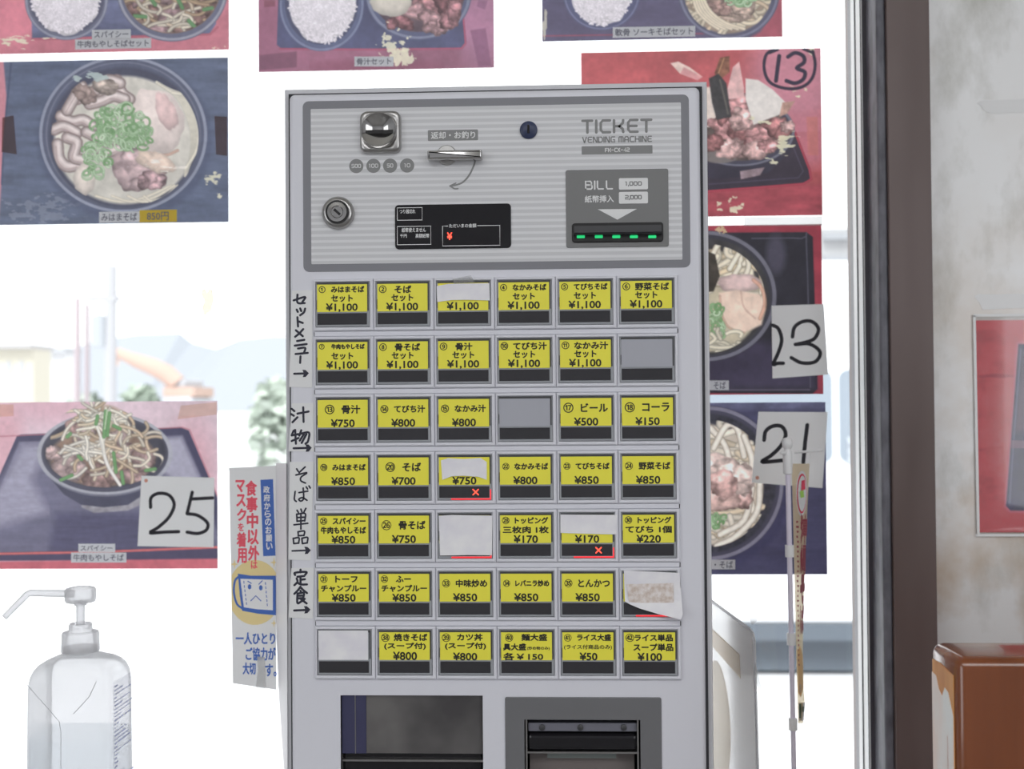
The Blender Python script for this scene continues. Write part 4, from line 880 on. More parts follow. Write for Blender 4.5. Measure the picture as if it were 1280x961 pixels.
# top right: nankotsu soki soba set
def pd(p):
    grain(p, c8(78, 72, 98), .2, 50, 3, 6)
    p.poly([(962, -10), (990, -10), (990, 60), (915, 60), (950, 40), (966, 16)], c8(166, 76, 90), 4, .15, 30, 2); p.stroke([(674, 45), (940, 41), (968, 14)], 2, c8(150, 70, 90), op=.8, smooth=False)
    p.ell(752, -8, 48, 46, c8(74, 76, 106)); p.ring(752, -8, 46, 44, 2, c8(104, 106, 136)); p.rice(752, -14, 38, 46, 23)
    p.ell(911, -12, 64, 62, c8(76, 76, 98)); p.ring(911, -12, 61, 59, 3, c8(112, 112, 134)); p.ell(910, -12, 55, 54, c8(150, 130, 112), 3, var=.2)
    cl = p.mask(910, -12, 55, 55)
    p.noodles(900, 10, 44, 32, 36, 4.2, [c8(226, 210, 182), c8(210, 186, 156)], 51, 46, cl)
    for k, (x, y, a, b, r_) in enumerate([(910, 12, 20, 12, 20), (930, 10, 16, 14, -30), (895, 4, 14, 10, 10), (920, 22, 16, 6, 0)]): p.blob(x, y, a, b, [c8(168, 134, 124), c8(190, 164, 148)][k % 2], k + 60, r_, .45, .4, 6, .35, cl)
    for k in range(5): p.stroke([(866 + k * 3, -4), (872 + k * 4, 14), (886 + k * 5, 28), (898 + k * 8, 36)], 4, c8(228, 212, 186), clip=cl)
    p.scallion(925, -2, 16, 6, 26, 52, cl); p.flecks(681, 30, 3, 20, FLECK, .4, 6, 1, (2, .7), .7)
D1 = poster('food_poster', 'food photo poster at top right with the caption 軟骨 ソーキそばセット', (677, -160, 977, 49), pd)
caption(D1, (766, 33.2, 869, 46.5), '軟骨 ソーキそばセット', slope=.9)
# right: bone soup, circled 13
def pe(p):
    grain(p, c8(180, 88, 92), .18, 50, 2, 7); p.ell(1000, 90, 60, 70, c8(206, 146, 164), 40, op=.75); p.ell(1010, 180, 30, 30, c8(206, 140, 160), 20, op=.5); p.poly([(880, 236), (1040, 230), (1040, 290), (880, 290)], c8(170, 78, 88), 6, .2, 30, 3, stretch=3)
    p.poly([(980, 160), (995, 168), (1014, 220), (1010, 228), (890, 238), (860, 238), (860, 180)], c8(58, 50, 62), 1.5, .1, 20, 1); p.stroke([(860, 241), (1004, 230), (1014, 224), (1012, 212), (994, 166)], 3, c8(176, 70, 86), smooth=False); p.stroke([(862, 232), (998, 222), (1004, 214), (990, 180)], 1.5, c8(90, 84, 104), op=.7, smooth=False)
    p.poly([(858, 160), (993, 160), (988, 190), (960, 216), (900, 224), (860, 220)], c8(56, 52, 66), 1.5, .15, 20, 2); p.poly([(925, 214), (956, 209), (950, 219), (926, 224)], c8(150, 130, 136), 1.2, .2, 5, 1)
    p.ell(925, 164, 68, 44, c8(70, 68, 84)); p.ring(925, 164, 66.5, 42.5, 2.2, c8(112, 112, 126)); p.ell(924, 164, 60, 37, c8(90, 78, 74), 2, var=.3); p.ell(900, 196, 22, 8, c8(120, 112, 110), 2)
    p.poly([(870, 110), (893, 108), (896, 158), (870, 160)], c8(222, 206, 196), 2, .12, 9, 3)
    for k, (x, y, a, b, r_) in enumerate([(905, 160, 22, 14, 20), (935, 170, 26, 20, 40), (915, 186, 20, 14, 0), (955, 165, 22, 14, -20), (972, 160, 16, 14, 20), (945, 190, 18, 12, 0), (920, 130, 16, 18, 0), (892, 178, 12, 12, 0), (930, 150, 18, 14, 10), (960, 182, 14, 10, 0), (905, 140, 10, 16, 0), (984, 158, 10, 8, 0)]):
        p.blob(x, y, a, b, [c8(206, 152, 152), c8(178, 122, 122), c8(218, 178, 174)][k % 3], k + 80, r_, .5, .42, 7, .38)
    p.poly([(838, 79), (848, 77), (862, 84), (878, 96), (872, 100), (850, 92)], c8(222, 196, 186), 1.5, .15, 6, 2); p.poly([(855, 84), (878, 96), (872, 101), (850, 92)], c8(196, 126, 130), 2, .2, op=.7)
    p.poly([(893, 92), (900, 72), (912, 70), (912, 90), (902, 98)], c8(126, 84, 66), 1.2, .35, 5, 3); p.stroke([(898, 92), (905, 73)], 2, c8(176, 128, 96), smooth=False); p.poly([(909, 112), (916, 84), (924, 77), (930, 110), (930, 122), (910, 124)], c8(218, 176, 174), 1.5, .15, 8, 4)
    p.poly([(886, 98), (898, 92), (908, 104), (914, 146), (896, 150), (890, 128)], c8(58, 56, 58), 1.6, .3, 8, 5); p.stroke([(900, 100), (906, 124), (910, 142)], 3, c8(92, 88, 84))
    p.poly([(932, 98), (948, 100), (966, 112), (986, 132), (984, 140), (962, 148), (942, 156), (932, 124)], c8(228, 220, 214), 1.6, .06, 12, 6); p.poly([(978, 128), (994, 126), (984, 142), (974, 146)], c8(190, 150, 136), 1.5, .2, 6, 2)
    p.flecks(980, 178, 24, 16, FLECK, .55, 8, 1, (.6, 2)); p.flecks(912, 258, 16, 20, FLECK, .5, 9, 2, (.8, 1.3)); p.flecks(1000, 112, 18, 10, FLECK, .5, 7, 3, (.7, 1.6)); p.flecks(955, 150, 22, 7, FLECK, .55, 7, 5, (.6, 2)); p.flecks(966, 201, 14, 5, FLECK, .5, 7, 6, (.6, 2)); p.flecks(1016, 64, 10, 5, FLECK, .5, 6, 8)
    p.poly([(1008, 146), (1022, 146), (1023, 194), (1010, 194)], c8(200, 120, 110), 1.5, op=.6)
    ik = c8(44, 36, 58)
    p.stroke([(968, 62), (958, 68), (955, 84), (960, 100), (972, 108), (990, 111), (1006, 107), (1016, 96), (1019, 80), (1016, 64)], 3.8, ik); p.stroke([(962, 66), (972, 62)], 3.5, ik); p.stroke([(1004, 61), (1016, 66)], 3.5, ik)
    p.stroke([(974, 70), (970, 101)], 5, ik, shade=0, smooth=False); p.stroke([(985, 71), (994, 66), (1004, 70), (1005, 78), (996, 85), (1006, 90), (1004, 99), (994, 104), (983, 101)], 4.8, ik, shade=0)
E1 = poster('food_poster', 'food photo poster marked with a circled handwritten 13, right behind the vending machine', (727, 63, 1027, 271), pe, haze_fade=.025)
# right middle: soba with pork slices (23)
def pf(p):
    grain(p, c8(160, 62, 76), .14, 40, 2, 8)
    p.poly([(700, 292), (1008, 290), (1016, 296), (1022, 486), (1016, 492), (700, 490)], c8(44, 42, 50), 1.5, .2, 40, 3); p.poly([(920, 420), (1018, 440), (1020, 486), (700, 486), (700, 470)], c8(72, 64, 88), 14, .2, 24, 5, op=.7)
    p.stroke([(940, 298), (1002, 298), (1008, 306), (1013, 484)], 1.6, c8(92, 90, 104)); p.stroke([(700, 488), (1012, 487)], 2, c8(120, 112, 130), op=.6); p.ell(970, 318, 12, 24, c8(84, 80, 96), 8, op=.8)
    p.ell(882, 370, 89, 82, c8(60, 58, 68)); p.ring(882, 370, 86, 79, 4.5, c8(114, 112, 124)); p.ell(882, 371, 80, 73, c8(64, 62, 64), 3, var=.2); p.ell(882, 376, 70, 64, c8(196, 184, 160), 4, var=.12)
    cl = p.mask(882, 373, 74, 68)
    p.noodles(900, 335, 46, 26, 34, 6, [c8(240, 228, 206), c8(228, 208, 176)], 71, 60, cl)
    for q in ([(890, 320), (900, 304), (918, 306), (926, 326), (918, 344)], [(930, 330), (944, 318), (952, 340), (952, 366)], [(912, 336), (928, 312), (936, 330), (930, 350)], [(950, 336), (956, 360), (952, 380)]): p.stroke(q, 7.5, c8(190, 168, 136), clip=cl); p.stroke(q, 6, c8(244, 234, 216), clip=cl)
    p.poly([(880, 312), (894, 318), (900, 345), (892, 364), (880, 366)], c8(66, 60, 54), 1.5, .3, 7, 2)
    p.blob(924, 354, 28, 12, c8(226, 196, 192), 91, 0, .2, .1, 8, .25, cl); p.poly([(899, 366), (920, 362), (950, 368), (957, 386), (952, 406), (930, 416), (910, 408), (900, 388)], c8(236, 208, 190), 3, .10, 16, 4); p.stroke([(926, 364), (930, 384), (944, 398)], 2, c8(206, 166, 148), op=.6); p.stroke([(900, 370), (902, 392), (912, 410), (930, 416)], 3, c8(204, 160, 140), op=.6)
    p.stroke([(942, 350), (952, 360), (956, 380), (950, 398)], 5, c8(224, 170, 146), op=.8); p.scallion(896, 402, 9, 22, 34, 72, cl); p.noodles(900, 426, 26, 10, 14, 4, [c8(236, 226, 204)], 73, 34, cl)
    p.flecks(902, 288, 8, 6, c8(200, 180, 140), .45, 5, 2)
F1 = poster('food_poster', 'noodle bowl photo behind the card numbered 23, right of the vending machine', (728, 282, 1028, 493.5), pf, haze_fade=.025)
caption(F1, (845, 475.5, 911, 487.5), 'そば', tb=(892, 477, 907, 486))
quad('tape_strip', [(930, 271.2), (1028, 270.4), (1028, 281.8), (930, 282.2)], YP - .0003, M['tapewhite'], F1)
# right low: plain soba (21)
def pg(p):
    grain(p, c8(70, 68, 94), .14, 40, 5, 9); p.poly([(700, 500), (1040, 500), (1040, 512), (700, 514)], c8(112, 112, 140), 6, .3, 20, 3, op=.6, stretch=2)
    p.ell(886, 610, 102, 102, c8(60, 58, 86), 6, op=.6); p.ell(884, 604, 96, 97, c8(72, 70, 86)); p.ring(884, 604, 93, 94, 4.5, c8(126, 122, 138)); p.ell(884, 604, 86, 87, c8(58, 57, 66), 3, var=.3, vs=5); p.ell(880, 606, 74, 76, c8(206, 192, 178), 4, var=.12)
    cl = p.mask(882, 604, 80, 80)
    p.noodles(895, 560, 50, 26, 26, 7, [c8(242, 230, 214), c8(230, 212, 188)], 81, 70, cl); p.noodles(905, 650, 46, 24, 30, 6.5, [c8(242, 230, 214), c8(228, 208, 182)], 82, 70, cl, .4)
    for q in ([(888, 535), (906, 556), (914, 586)], [(892, 560), (908, 532), (922, 536), (930, 570)], [(930, 545), (940, 575), (936, 610), (942, 640)], [(950, 600), (946, 640), (920, 670), (896, 682)], [(940, 610), (930, 650), (900, 668)]): p.stroke(q, 8.5, c8(196, 172, 148), clip=cl); p.stroke(q, 7, c8(244, 234, 222), clip=cl)
    for k, (x, y, a, b, r_) in enumerate([(905, 588, 28, 20, 20), (922, 618, 20, 18, 40), (900, 625, 24, 14, 0), (928, 600, 14, 20, 0), (905, 605, 20, 16, 0)]): p.blob(x, y, a, b, [c8(228, 202, 194), c8(204, 166, 160), c8(220, 184, 176)][k % 3], k + 100, r_, .35, .3, 8, .25, cl)
    p.scallion(896, 652, 10, 8, 14, 83, cl)
G1_ = poster('food_poster', 'noodle bowl photo behind the card numbered 21, lowest on the right of the machine', (731, 503.5, 1033, 718), pg, haze_fade=.025)
caption(G1_, (845, 699.5, 919, 711.5), '・そば', tb=(893, 701, 916, 710))
# framed laminated poster on the metal panel
def pi(p):
    grain(p, c8(196, 84, 92), .14, 40, 2, 10); p.ell(1262, 530, 26, 60, c8(206, 130, 128), 24, op=.5); p.flecks(1250, 560, 60, 6, c8(150, 56, 70), .5, 14, 3, (.4, 3), .6); p.flecks(1240, 470, 40, 4, c8(150, 60, 74), .5, 14, 5, (.4, 3), .5)
    p.poly([(1270, 428), (1278, 425), (1420, 425), (1420, 642), (1262, 641), (1255, 634)], c8(200, 100, 118), 1.2); p.poly([(1273, 430), (1420, 428), (1420, 639), (1263, 638), (1257.5, 632)], c8(58, 54, 84), 1.2, .25, 24, 6)
    p.poly([(1280, 440), (1420, 440), (1420, 540), (1266, 540)], c8(112, 84, 104), 10, .15, 30, 2, op=.7); p.stroke([(1276, 436), (1268, 540), (1262, 628)], 1.6, c8(120, 120, 160), op=.8); p.poly([(1264, 550), (1420, 556), (1420, 562), (1263, 560)], c8(150, 110, 130), 1.5, op=.7)
    p.ell(1400, 520, 90, 80, c8(70, 68, 84)); p.ring(1400, 520, 88, 78, 4, c8(130, 128, 140)); p.ell(1400, 520, 74, 66, c8(214, 196, 168), 3, var=.15)
    p.noodles(1400, 520, 60, 50, 40, 6, [c8(240, 228, 206), c8(228, 208, 176)], 93, 60)
PR2 = sheet_mat('laminated_print', trans=0.0, attr='print', gloss=0.05, rough=0.08)
I1 = poster('laminated_poster', 'red food photo in clear laminate taped on the stained metal panel', (1221, 399, 1500, 665), pi, Y=YW - .0016, g=GF, haze_fade=.025, m=PR2, group=None)
quad('laminate_sleeve', [(1216.5, 392.5), (1508, 390), (1510, 671), (1220, 671)], YW - .0022, clear_mat('laminate', (.97, .97, .97), body=.06, bodycol=(.9, .92, .9), glossk=.8), I1, .0003)
mlam = mat('laminate_edge', (206, 210, 206), .3); mb = MB()
for q in ([(1217, 396), (1222, 667)], [(1220, 668.5), (1505, 668)], [(1217, 394.5), (1505, 392.5)]): mb.ribbon(PP(q, YW), 3.4 * .001, YW - .0027, smooth=False)
mb.build('sealed_edge', mlam, I1)
def wavy(name, label, pts, Y, m, group=None):
    o = MB().prism(PP(pts, Y), Y - .0001, Y - .0005).build(name, m); return tag(o, label, 'tape', group)
mtp = mat('cloudy_tape', (222, 226, 230), .3)
wavy('tape_strip', 'upper strip of whitish tape on the stained metal panel', [(1221, 129), (1226, 125), (1300, 123), (1380, 122), (1380, 139), (1300, 140), (1240, 142), (1231, 139), (1226, 132)], YW, mtp, 'tape strips on the metal panel')
wavy('tape_strip', 'whitish tape strip just above the red laminated poster', [(1218, 371), (1222, 367.5), (1240, 368), (1300, 366), (1380, 365), (1380, 386), (1300, 384), (1228, 387), (1224, 378)], YW, mtp, 'tape strips on the metal panel')
# number cards
def ncard(label, pts, strokes, Y, w=3.6, dot=None):
    q = PP(pts, Y); t = thing('number_card', label, 'number card', (sum(p[0] for p in q) / 4, Y, sum(p[1] for p in q) / 4), 'handwritten number cards')
    MB().prism(q, Y, Y - .0004).build('card_sheet', M['card'], t); mb = MB()
    for i, s in enumerate(strokes): mb.ribbon(PP(s, Y), w * 1.25 * .00104, Y - .0006 - .00001 * i)
    mb.build('handwritten_number', M['cardink'], t)
    if dot: c = P(*dot, Y); MB().disc(c[0], c[2], .0024, Y - .0006).build('pin_dot', mat('orange_dot', (212, 150, 130), .6, g=GP), t)
YC = YP - .0012
def h(x, y): return (x / 3.556, 490 + y / 3.556)
ncard('white card handwritten 25 over the sprout bowl photo', [(177, 594.5), (268, 597), (267, 684), (172, 682.5)], [[h(670, 512), h(672, 470), h(705, 450), h(752, 458), h(775, 500), h(752, 555), h(705, 600), h(667, 625), h(730, 622), h(795, 620)], [h(855, 445), h(842, 500), h(832, 540)], [h(848, 475), h(890, 473), h(946, 470)], [h(833, 540), h(880, 548), h(922, 580), h(918, 612), h(880, 628), h(832, 622)]], YC, 3.4, dot=h(650, 393))
ncard('white card handwritten 23 on the pork noodle photo', [(964.5, 382), (1029.5, 380), (1035, 468), (965.5, 473)], [[(966, 406.5), (973, 411), (977, 425), (973, 440), (966.5, 455), (972, 454), (979, 454)], [(990.5, 421), (993, 409), (1003, 402), (1015, 402), (1023, 411), (1018, 423), (1006, 428), (994, 430.5)], [(994, 430.5), (1012, 430), (1025, 440), (1019, 452), (1002, 453.5), (989, 447)]], YC, 3.6)
ncard('white card handwritten 21 behind the thin banner pole', [(948, 514.5), (1034.5, 515), (1028, 610), (939.5, 603)], [[(955, 550), (957, 539), (966, 532.5), (977, 533), (982, 543), (976, 557), (964, 569), (952, 577), (966, 576.5), (980, 575)], [(1009, 531), (1006, 556), (1004, 578)]], YC, 3.8, dot=(946.5, 597))
# old sticker residue on the glass
wavy('sticker_residue', 'small cream scrap of old sticker on the bare glass at left', [(253, 362), (257, 361), (259, 366), (262, 361), (266, 362), (267, 376), (264, 388), (260, 391), (255, 395), (253, 384), (256, 376), (252, 368)], YG - .0002, clear_mat('sticker_scrap', (.97, .95, .88), body=.35, bodycol=(.9, .86, .74), trl=.6, rough=.5, glossk=.2))

# ------------------------------------------------------------------ notices beside the machine
def cs(x, y): return (270 + x / 3.2, 570 + y / 3.2)
YS = 1.31
def spx(*b): a = cs(b[0], b[1]); c = cs(b[2], b[3]); return R(a[0], a[1], c[0], c[1], YS)
q = PP([(286.3, 584.7), (345.2, 582), (345.2, 862), (291, 854)], YS)
SG = thing('mask_notice', 'white mask notice with red and blue writing, left of the vending machine', 'sign', (q[3][0], YS, q[3][1]))
mns = mat('notice_board', (206, 203, 206), .5, g=GF)
MB().prism(q, YS + .0008, YS).build('board', mns, SG)
mfl2 = mat('side_flap_plastic', (190, 188, 190), .45)
cols = [(344.9, YS), (346.5, YS - .04), (350, YS - .09), (358, YS - .153)]
mb = MB(); rows = [579, 640, 720, 800, 870, 920, 975]; sh = [0, 0, 0, .06, .28, .55, .85]
vs = [tuple(P(a + (357.5 - a) * sh[i] + ((r_ - 579) / 380 * 1.8 if a > 355 else 0), r_, y)) for i, r_ in enumerate(rows) for a, y in cols]
mb.add(vs + [(p[0], p[1] + .0012, p[2]) for p in vs], [(i * 4 + j, i * 4 + j + 1, i * 4 + j + 5, i * 4 + j + 4) for i in range(6) for j in range(3)] + [(28 + i * 4 + j, 28 + i * 4 + j + 1, 28 + i * 4 + j + 5, 28 + i * 4 + j + 4) for i in range(6) for j in range(3)])
mb.build('side_flap', mfl2, SG, smooth=True)['label'] = 'folded grey side flap'
mblue = mat('blue_print', (58, 90, 156), .5); mred = mat('red_print', (200, 74, 88), .5); myel = mat('yellow_print', (206, 180, 130), .5); mwp = mat('white_print', (212, 212, 216), .5)
yb = YS - .0002
MB().prism(PP([cs(178, 95), cs(228, 92), cs(238, 398), cs(189, 400)], YS), YS, yb).build('blue_banner', mblue, SG)
def vchars(mb, s, p0, p1, w, h, y, bold=0.0, cv=cs):
    for i, ch in enumerate(s):
        t = i / max(1, len(s) - 1); cx, cy = p0[0] + (p1[0] - p0[0]) * t, p0[1] + (p1[1] - p0[1]) * t
        a = cv(cx - w / 2, cy - h / 2); b = cv(cx + w / 2, cy + h / 2); mb.text(ch, R(a[0], a[1], b[0], b[1], YS), y, bold)
    return mb
MB_ = MB(); vchars(MB_, '政府からのお願い', (202, 134), (214, 360), 24, 27, yb - .0002, .00022); MB_.build('banner_lettering', mwp, SG)
mb = MB(); vchars(mb, '食事中以外', (141, 128), (151, 388), 42, 58, yb, .0006); vchars(mb, 'は', (153, 434), (153, 434), 24, 30, yb, .0003)
vchars(mb, 'マスク', (97, 120), (103, 234), 34, 46, yb, .0006); vchars(mb, 'を', (100, 284), (100, 284), 22, 30, yb, .0003); vchars(mb, '着用', (102, 334), (104, 398), 36, 56, yb, .0005); mb.build('red_lettering', mred, SG)
mb = MB()
pts = [cs(155 + 108 * math.cos(a), 545 + 130 * math.sin(a)) for a in np.linspace(0, 2 * math.pi, 40)[:-1]]
pts = [(max(289.6, min(x, 345)), y) for x, y in pts]; mb.flat(PP(pts, YS), yb)
for (x, y, a) in ((74, 432, 15), (232, 425, 15), (232, 668, 12)):
    mb.flat(PP([cs(min(240, x + (a if k % 2 == 0 else a * .3) * math.cos(k * math.pi / 4)), y + (a * 1.4 if k % 2 == 0 else a * .4) * math.sin(k * math.pi / 4)) for k in range(8)], YS), yb - .00005)
mb.build('sun_circle', myel, SG)
mb = MB(); mb.ribbon(PP([cs(92, 480), cs(76, 500), cs(72, 545), cs(84, 590), cs(104, 608)], YS), .0024, yb - .0002)
mb.flat(PP([cs(88, 470), cs(140, 478), cs(240, 478), cs(240, 636), cs(170, 630), cs(105, 618), cs(96, 560)], YS), yb - .0003); mb.build('mask_outline', mblue, SG)
MB().flat(PP([cs(98, 490), cs(228, 494), cs(228, 616), cs(165, 612), cs(112, 604)], YS), yb - .0005).build('mask_panel', mwp, SG)
mb = MB(); yk = yb - .0007
for x, y in ((135, 522), (180, 526)): c = P(*cs(x, y), YS); mb.disc(c[0], c[2], .0021, yk, 16, .003)
for s in ([(128, 500), (142, 508)], [(172, 512), (186, 498)], [(140, 578), (160, 558), (180, 578)]): mb.ribbon(PP([cs(*p) for p in s], YS), .0011, yk, smooth=False)
for k in range(6): mb.ribbon(PP([cs(112 + k * 2, 500 + k * 17), cs(113 + k * 2, 508 + k * 17)], YS), .0009, yk); mb.ribbon(PP([cs(198 + k * 1.5, 505 + k * 17), cs(199 + k * 1.5, 513 + k * 17)], YS), .0009, yk)
mb.build('face_print', mblue, SG)
mb = MB(); mb.text('一人ひとり', spx(80, 706, 236, 752), yb, .0004).text('ご協力が', spx(120, 766, 238, 816), yb, .0004).text('大切', spx(108, 826, 158, 872), yb, .0004).text('す。', spx(198, 832, 242, 880), yb, .0004); mb.build('blue_lettering', mblue, SG)
mb = MB(); mb.prism(PP([cs(165, 800), cs(195, 805), cs(200, 930), cs(188, 932), (332, 880), (338, 888), (334, 892), (324, 872), cs(160, 925), cs(168, 860)], YS), yb - .0002, yb - .0006); mb.build('tape_scrap', clear_mat('torn_tape', (.99, .99, .99), body=.3, bodycol=(.93, .93, .93), trl=.1, rough=.3, glossk=.6), SG)

# clear leaning menu sheet behind the right side of the machine
def sheet3(a, b, c, d, th, nu=8, nv=8, bend=0.0, corner=0.0):
    a, b, c, d = [np.array(p, float) for p in (a, b, c, d)]; nrm = np.cross(b - a, d - a); nrm /= np.linalg.norm(nrm)
    def f(u, v): return a * (1 - u) * (1 - v) + b * u * (1 - v) + c * u * v + d * (1 - u) * v + nrm * bend * math.sin(math.pi * u)
    return f, nrm
a, b_ = P(872, 737, 1.46), P(943, 789, 1.27); c_ = np.array([b_[0] + .004, b_[1] - .004, .846]); d_ = np.array([a[0] + .002, a[1], .846])
f3, nr = sheet3(a, b_, c_, d_, .001)
if nr[1] > 0: nr = -nr
MS = thing('leaning_menu_sheet', 'pale laminated sheet with tan tape leaning beside the lower right side of the machine', 'menu sheet', tuple(f3(.5, 1)))
def onf(uvs, off): return [tuple(f3(u, v) + nr * off) for u, v in uvs]
def plate3(name, uvs, off, th, m, parent):
    n = len(uvs); fr = onf(uvs, off); bk = onf(uvs, off - th)
    return MB().add(fr + bk, [tuple(range(n)), tuple(range(n, 2 * n))[::-1]] + [(i, (i + 1) % n, n + (i + 1) % n, n + i) for i in range(n)]).build(name, m, parent)
plate3('sheet', [(0, 0), (.93, 0), (.98, .012), (1, .04), (1, 1), (0, 1)], 0, .0012, clear_mat('pale_sheet', (.96, .96, .96), body=.62, bodycol=(.9, .89, .89), trl=.7, rough=.2, glossk=.5), MS)
mrim = mat('sheet_rim', (222, 224, 228), .3, g=GP); plate3('rim', [(.975, .03), (1, .045), (1, 1), (.975, 1)], .0006, .0004, mrim, MS); plate3('rim', [(0, 0), (.95, 0), (.95, .012), (0, .012)], .0006, .0004, mrim, MS)
plate3('tape_strip', [(.1, .13), (.75, .155), (.76, .26), (.08, .2)], .0008, .0003, clear_mat('tan_tape', (.93, .84, .68), body=.3, bodycol=(.8, .66, .46), trl=.6, rough=.4, glossk=.4), MS)
plate3('tape_strip', [(.86, .72), (.97, .7), (.97, 1), (.88, 1)], .0008, .0003, clear_mat('tan_tape_low', (.93, .85, .74), body=.3, bodycol=(.8, .68, .52), trl=.6, rough=.4, glossk=.4), MS)
plate3('faded_print', [(.35 + .22 * math.cos(t), .55 + .28 * math.sin(t)) for t in np.linspace(0, 6.2, 26)], .0006, .0002, clear_mat('faded_print', (.97, .93, .86), body=.25, bodycol=(.85, .76, .66), trl=.6, rough=.4, glossk=.3), MS)
mb = MB(); pp = [(945, 745), (940, 752), (936, 768), (940, 782), (946, 776), (948, 762), (946, 752)]; mb.prism(PP(pp, 1.275), 1.276, 1.2755); mb.prism(PP([(945, 828), (948, 845), (953, 862), (957, 875), (953, 872), (947, 858), (943, 840)], 1.268), 1.269, 1.2685); mb.build('tape_curl', M['tape'], MS)

# thin banner on a white pole
YF = 1.37
pb0 = P(992.3, 961, YF); pt0 = P(984.2, 553, YF)
dirp = (pt0 - pb0) / (pt0[2] - pb0[2]); zb = .8455; pbase = pb0 + dirp * (zb - pb0[2])
mpole = mat('lilac_white_plastic', (204, 198, 214), .35, g=.7); mclip = mat('white_clip', (222, 220, 228), .4, g=.75)
FB = thing('tabletop_banner', 'cream banner with maroon lettering on a slim white pole beside the window frame', 'banner', tuple(pbase))
MB().tube([tuple(pbase), tuple(pt0)], .0031, 14).build('pole', mpole, FB, smooth=True)
MB().lathe_z(pbase[0], pbase[1], [(.0002, zb), (.038, zb), (.038, zb + .006), (.034, zb + .01), (.008, zb + .012), (.006, zb + .03), (.0002, zb + .03)], 32).build('base', mclip, FB, smooth=True)
MB().lathe_z(pt0[0], pt0[1], [(.0034, pt0[2] - .038), (.0055, pt0[2] - .037), (.0055, pt0[2] - .012), (.004, pt0[2] - .008), (.0062, pt0[2] - .004), (.0066, pt0[2]), (.005, pt0[2] + .005), (.0002, pt0[2] + .0062)], 20).build('pole_cap', mclip, FB, smooth=True)
MB().tube([tuple(P(976, 566.5, YF - .012)), tuple(P(1028, 563, YF + .05))], .0016, 10).build('crossbar', mclip, FB, smooth=True)
def lerp(t, pts):
    for (a, x), (b, y) in zip(pts[:-1], pts[1:]):
        if t <= b: return x + (y - x) * (t - a) / (b - a)
    return pts[-1][1]
def ban(u, v, off=0.0):
    L_ = lerp(v, [(0, 989.6), (1, 997.5)]); Rx = lerp(v, [(0, 1011.8), (.22, 1008.5), (.58, 1004.2), (.8, 1003.0), (.92, 1006.2), (1, 1004)])
    y = YF + .002 + .045 * u - .008 * math.sin(math.pi * u)
    p = P(L_ + (Rx - L_) * u, 579.5 + v * (904 - 579.5), y); p[0] += off * .96; p[1] -= off * .28
    return p
nu, nv = 8, 40
mb = MB(); g_ = [[ban(i / nu, j / nv) for i in range(nu + 1)] for j in range(nv + 1)]
vs = [tuple(p) for r_ in g_ for p in r_]
W_ = nu + 1
mb.add(vs, [(j * W_ + i, j * W_ + i + 1, (j + 1) * W_ + i + 1, (j + 1) * W_ + i) for j in range(nv) for i in range(nu)])
mbn = clear_mat('cream_cloth', (.98, .9, .74), body=.78, bodycol=(.93, .77, .50), trl=.6, rough=.5, glossk=.2); CL = mb.build('banner_cloth', mbn, FB, smooth=True)
mmar = mat('maroon_print', (128, 48, 60), .6); 
def bprint(mb, name, m, off=.0006):
    mb.v = [tuple(ban(x, -z, off)) for x, y, z in mb.v]; return mb.build(name, m, CL)
for nm_, ru, rv, of_, m_ in (('emblem_ground', .36, .088, .0006, mwp), ('emblem_ring', .31, .077, .0009, mat('crimson_print', (190, 50, 78), .6)), ('emblem_ground', .27, .069, .0012, mwp)):
    mb = MB(); mb.disc(.56, -.115, ru, 0, 28, rv); bprint(mb, nm_, m_, of_)
mb = MB(); mb.flat([(.5, -.065), (.7, -.062), (.74, -.098), (.48, -.105)], 0); bprint(mb, 'emblem_fruit', mat('red_fruit_print', (196, 60, 84), .6), .0015)
mb = MB(); mb.flat([(.4, -.105), (.62, -.1), (.68, -.128), (.45, -.132)], 0); bprint(mb, 'emblem_leaf', mat('green_print', (150, 190, 90), .6), .0015)
mb = MB(); mb.text('沖縄そば', (0, 0, 1, 1), 0) if False else None
for i, ch in enumerate('沖縄そば'): mb.text(ch, (.5, -.30 - i * .115, .98, -.205 - i * .115), 0, .012)
bprint(mb, 'lettering', mmar, .0008)
mb = MB()
rgx = random.Random(4)
for k in range(30):
    z = -.22 - k * .019
    for _ in range(2): x = .16 + rgx.random() * .1; mb.flat([(x, z), (x + .12, z), (x + .12, z - .006 - .004 * rgx.random()), (x, z - .008)], 0)
    z2 = z - .004
bprint(mb, 'small_print', mmar, .0008)
mb = MB(); mb.flat([(.1, -.72), (.5, -.7), (.95, -.74), (.9, -.86), (.4, -.9), (.05, -.88)], 0); bprint(mb, 'noodle_print', mat('orange_print', (214, 160, 104), .6), .0007)
mb = MB(); mb.flat([(.05, -.92), (.95, -.92), (.95, -.99), (.05, -.99)], 0); bprint(mb, 'white_foot', mwp, .0007)
mb = MB(); mb.flat([(.1, -.925), (.4, -.925), (.4, -.98), (.1, -.98)], 0); mb.flat([(.55, -.935), (.85, -.935), (.85, -.955), (.55, -.955)], 0); bprint(mb, 'foot_print', mat('dark_green_print', (70, 84, 60), .6), .001)
for py_ in (689, 799, 905):
    t = (py_ - 553) / (961 - 553); c = pt0 + (pb0 - pt0) * t
    MB().lathe_z(c[0], c[1], [(.0032, c[2] - .007), (.0052, c[2] - .007), (.0052, c[2] + .007), (.0032, c[2] + .007)], 18).build('clip', mclip, FB, smooth=True)
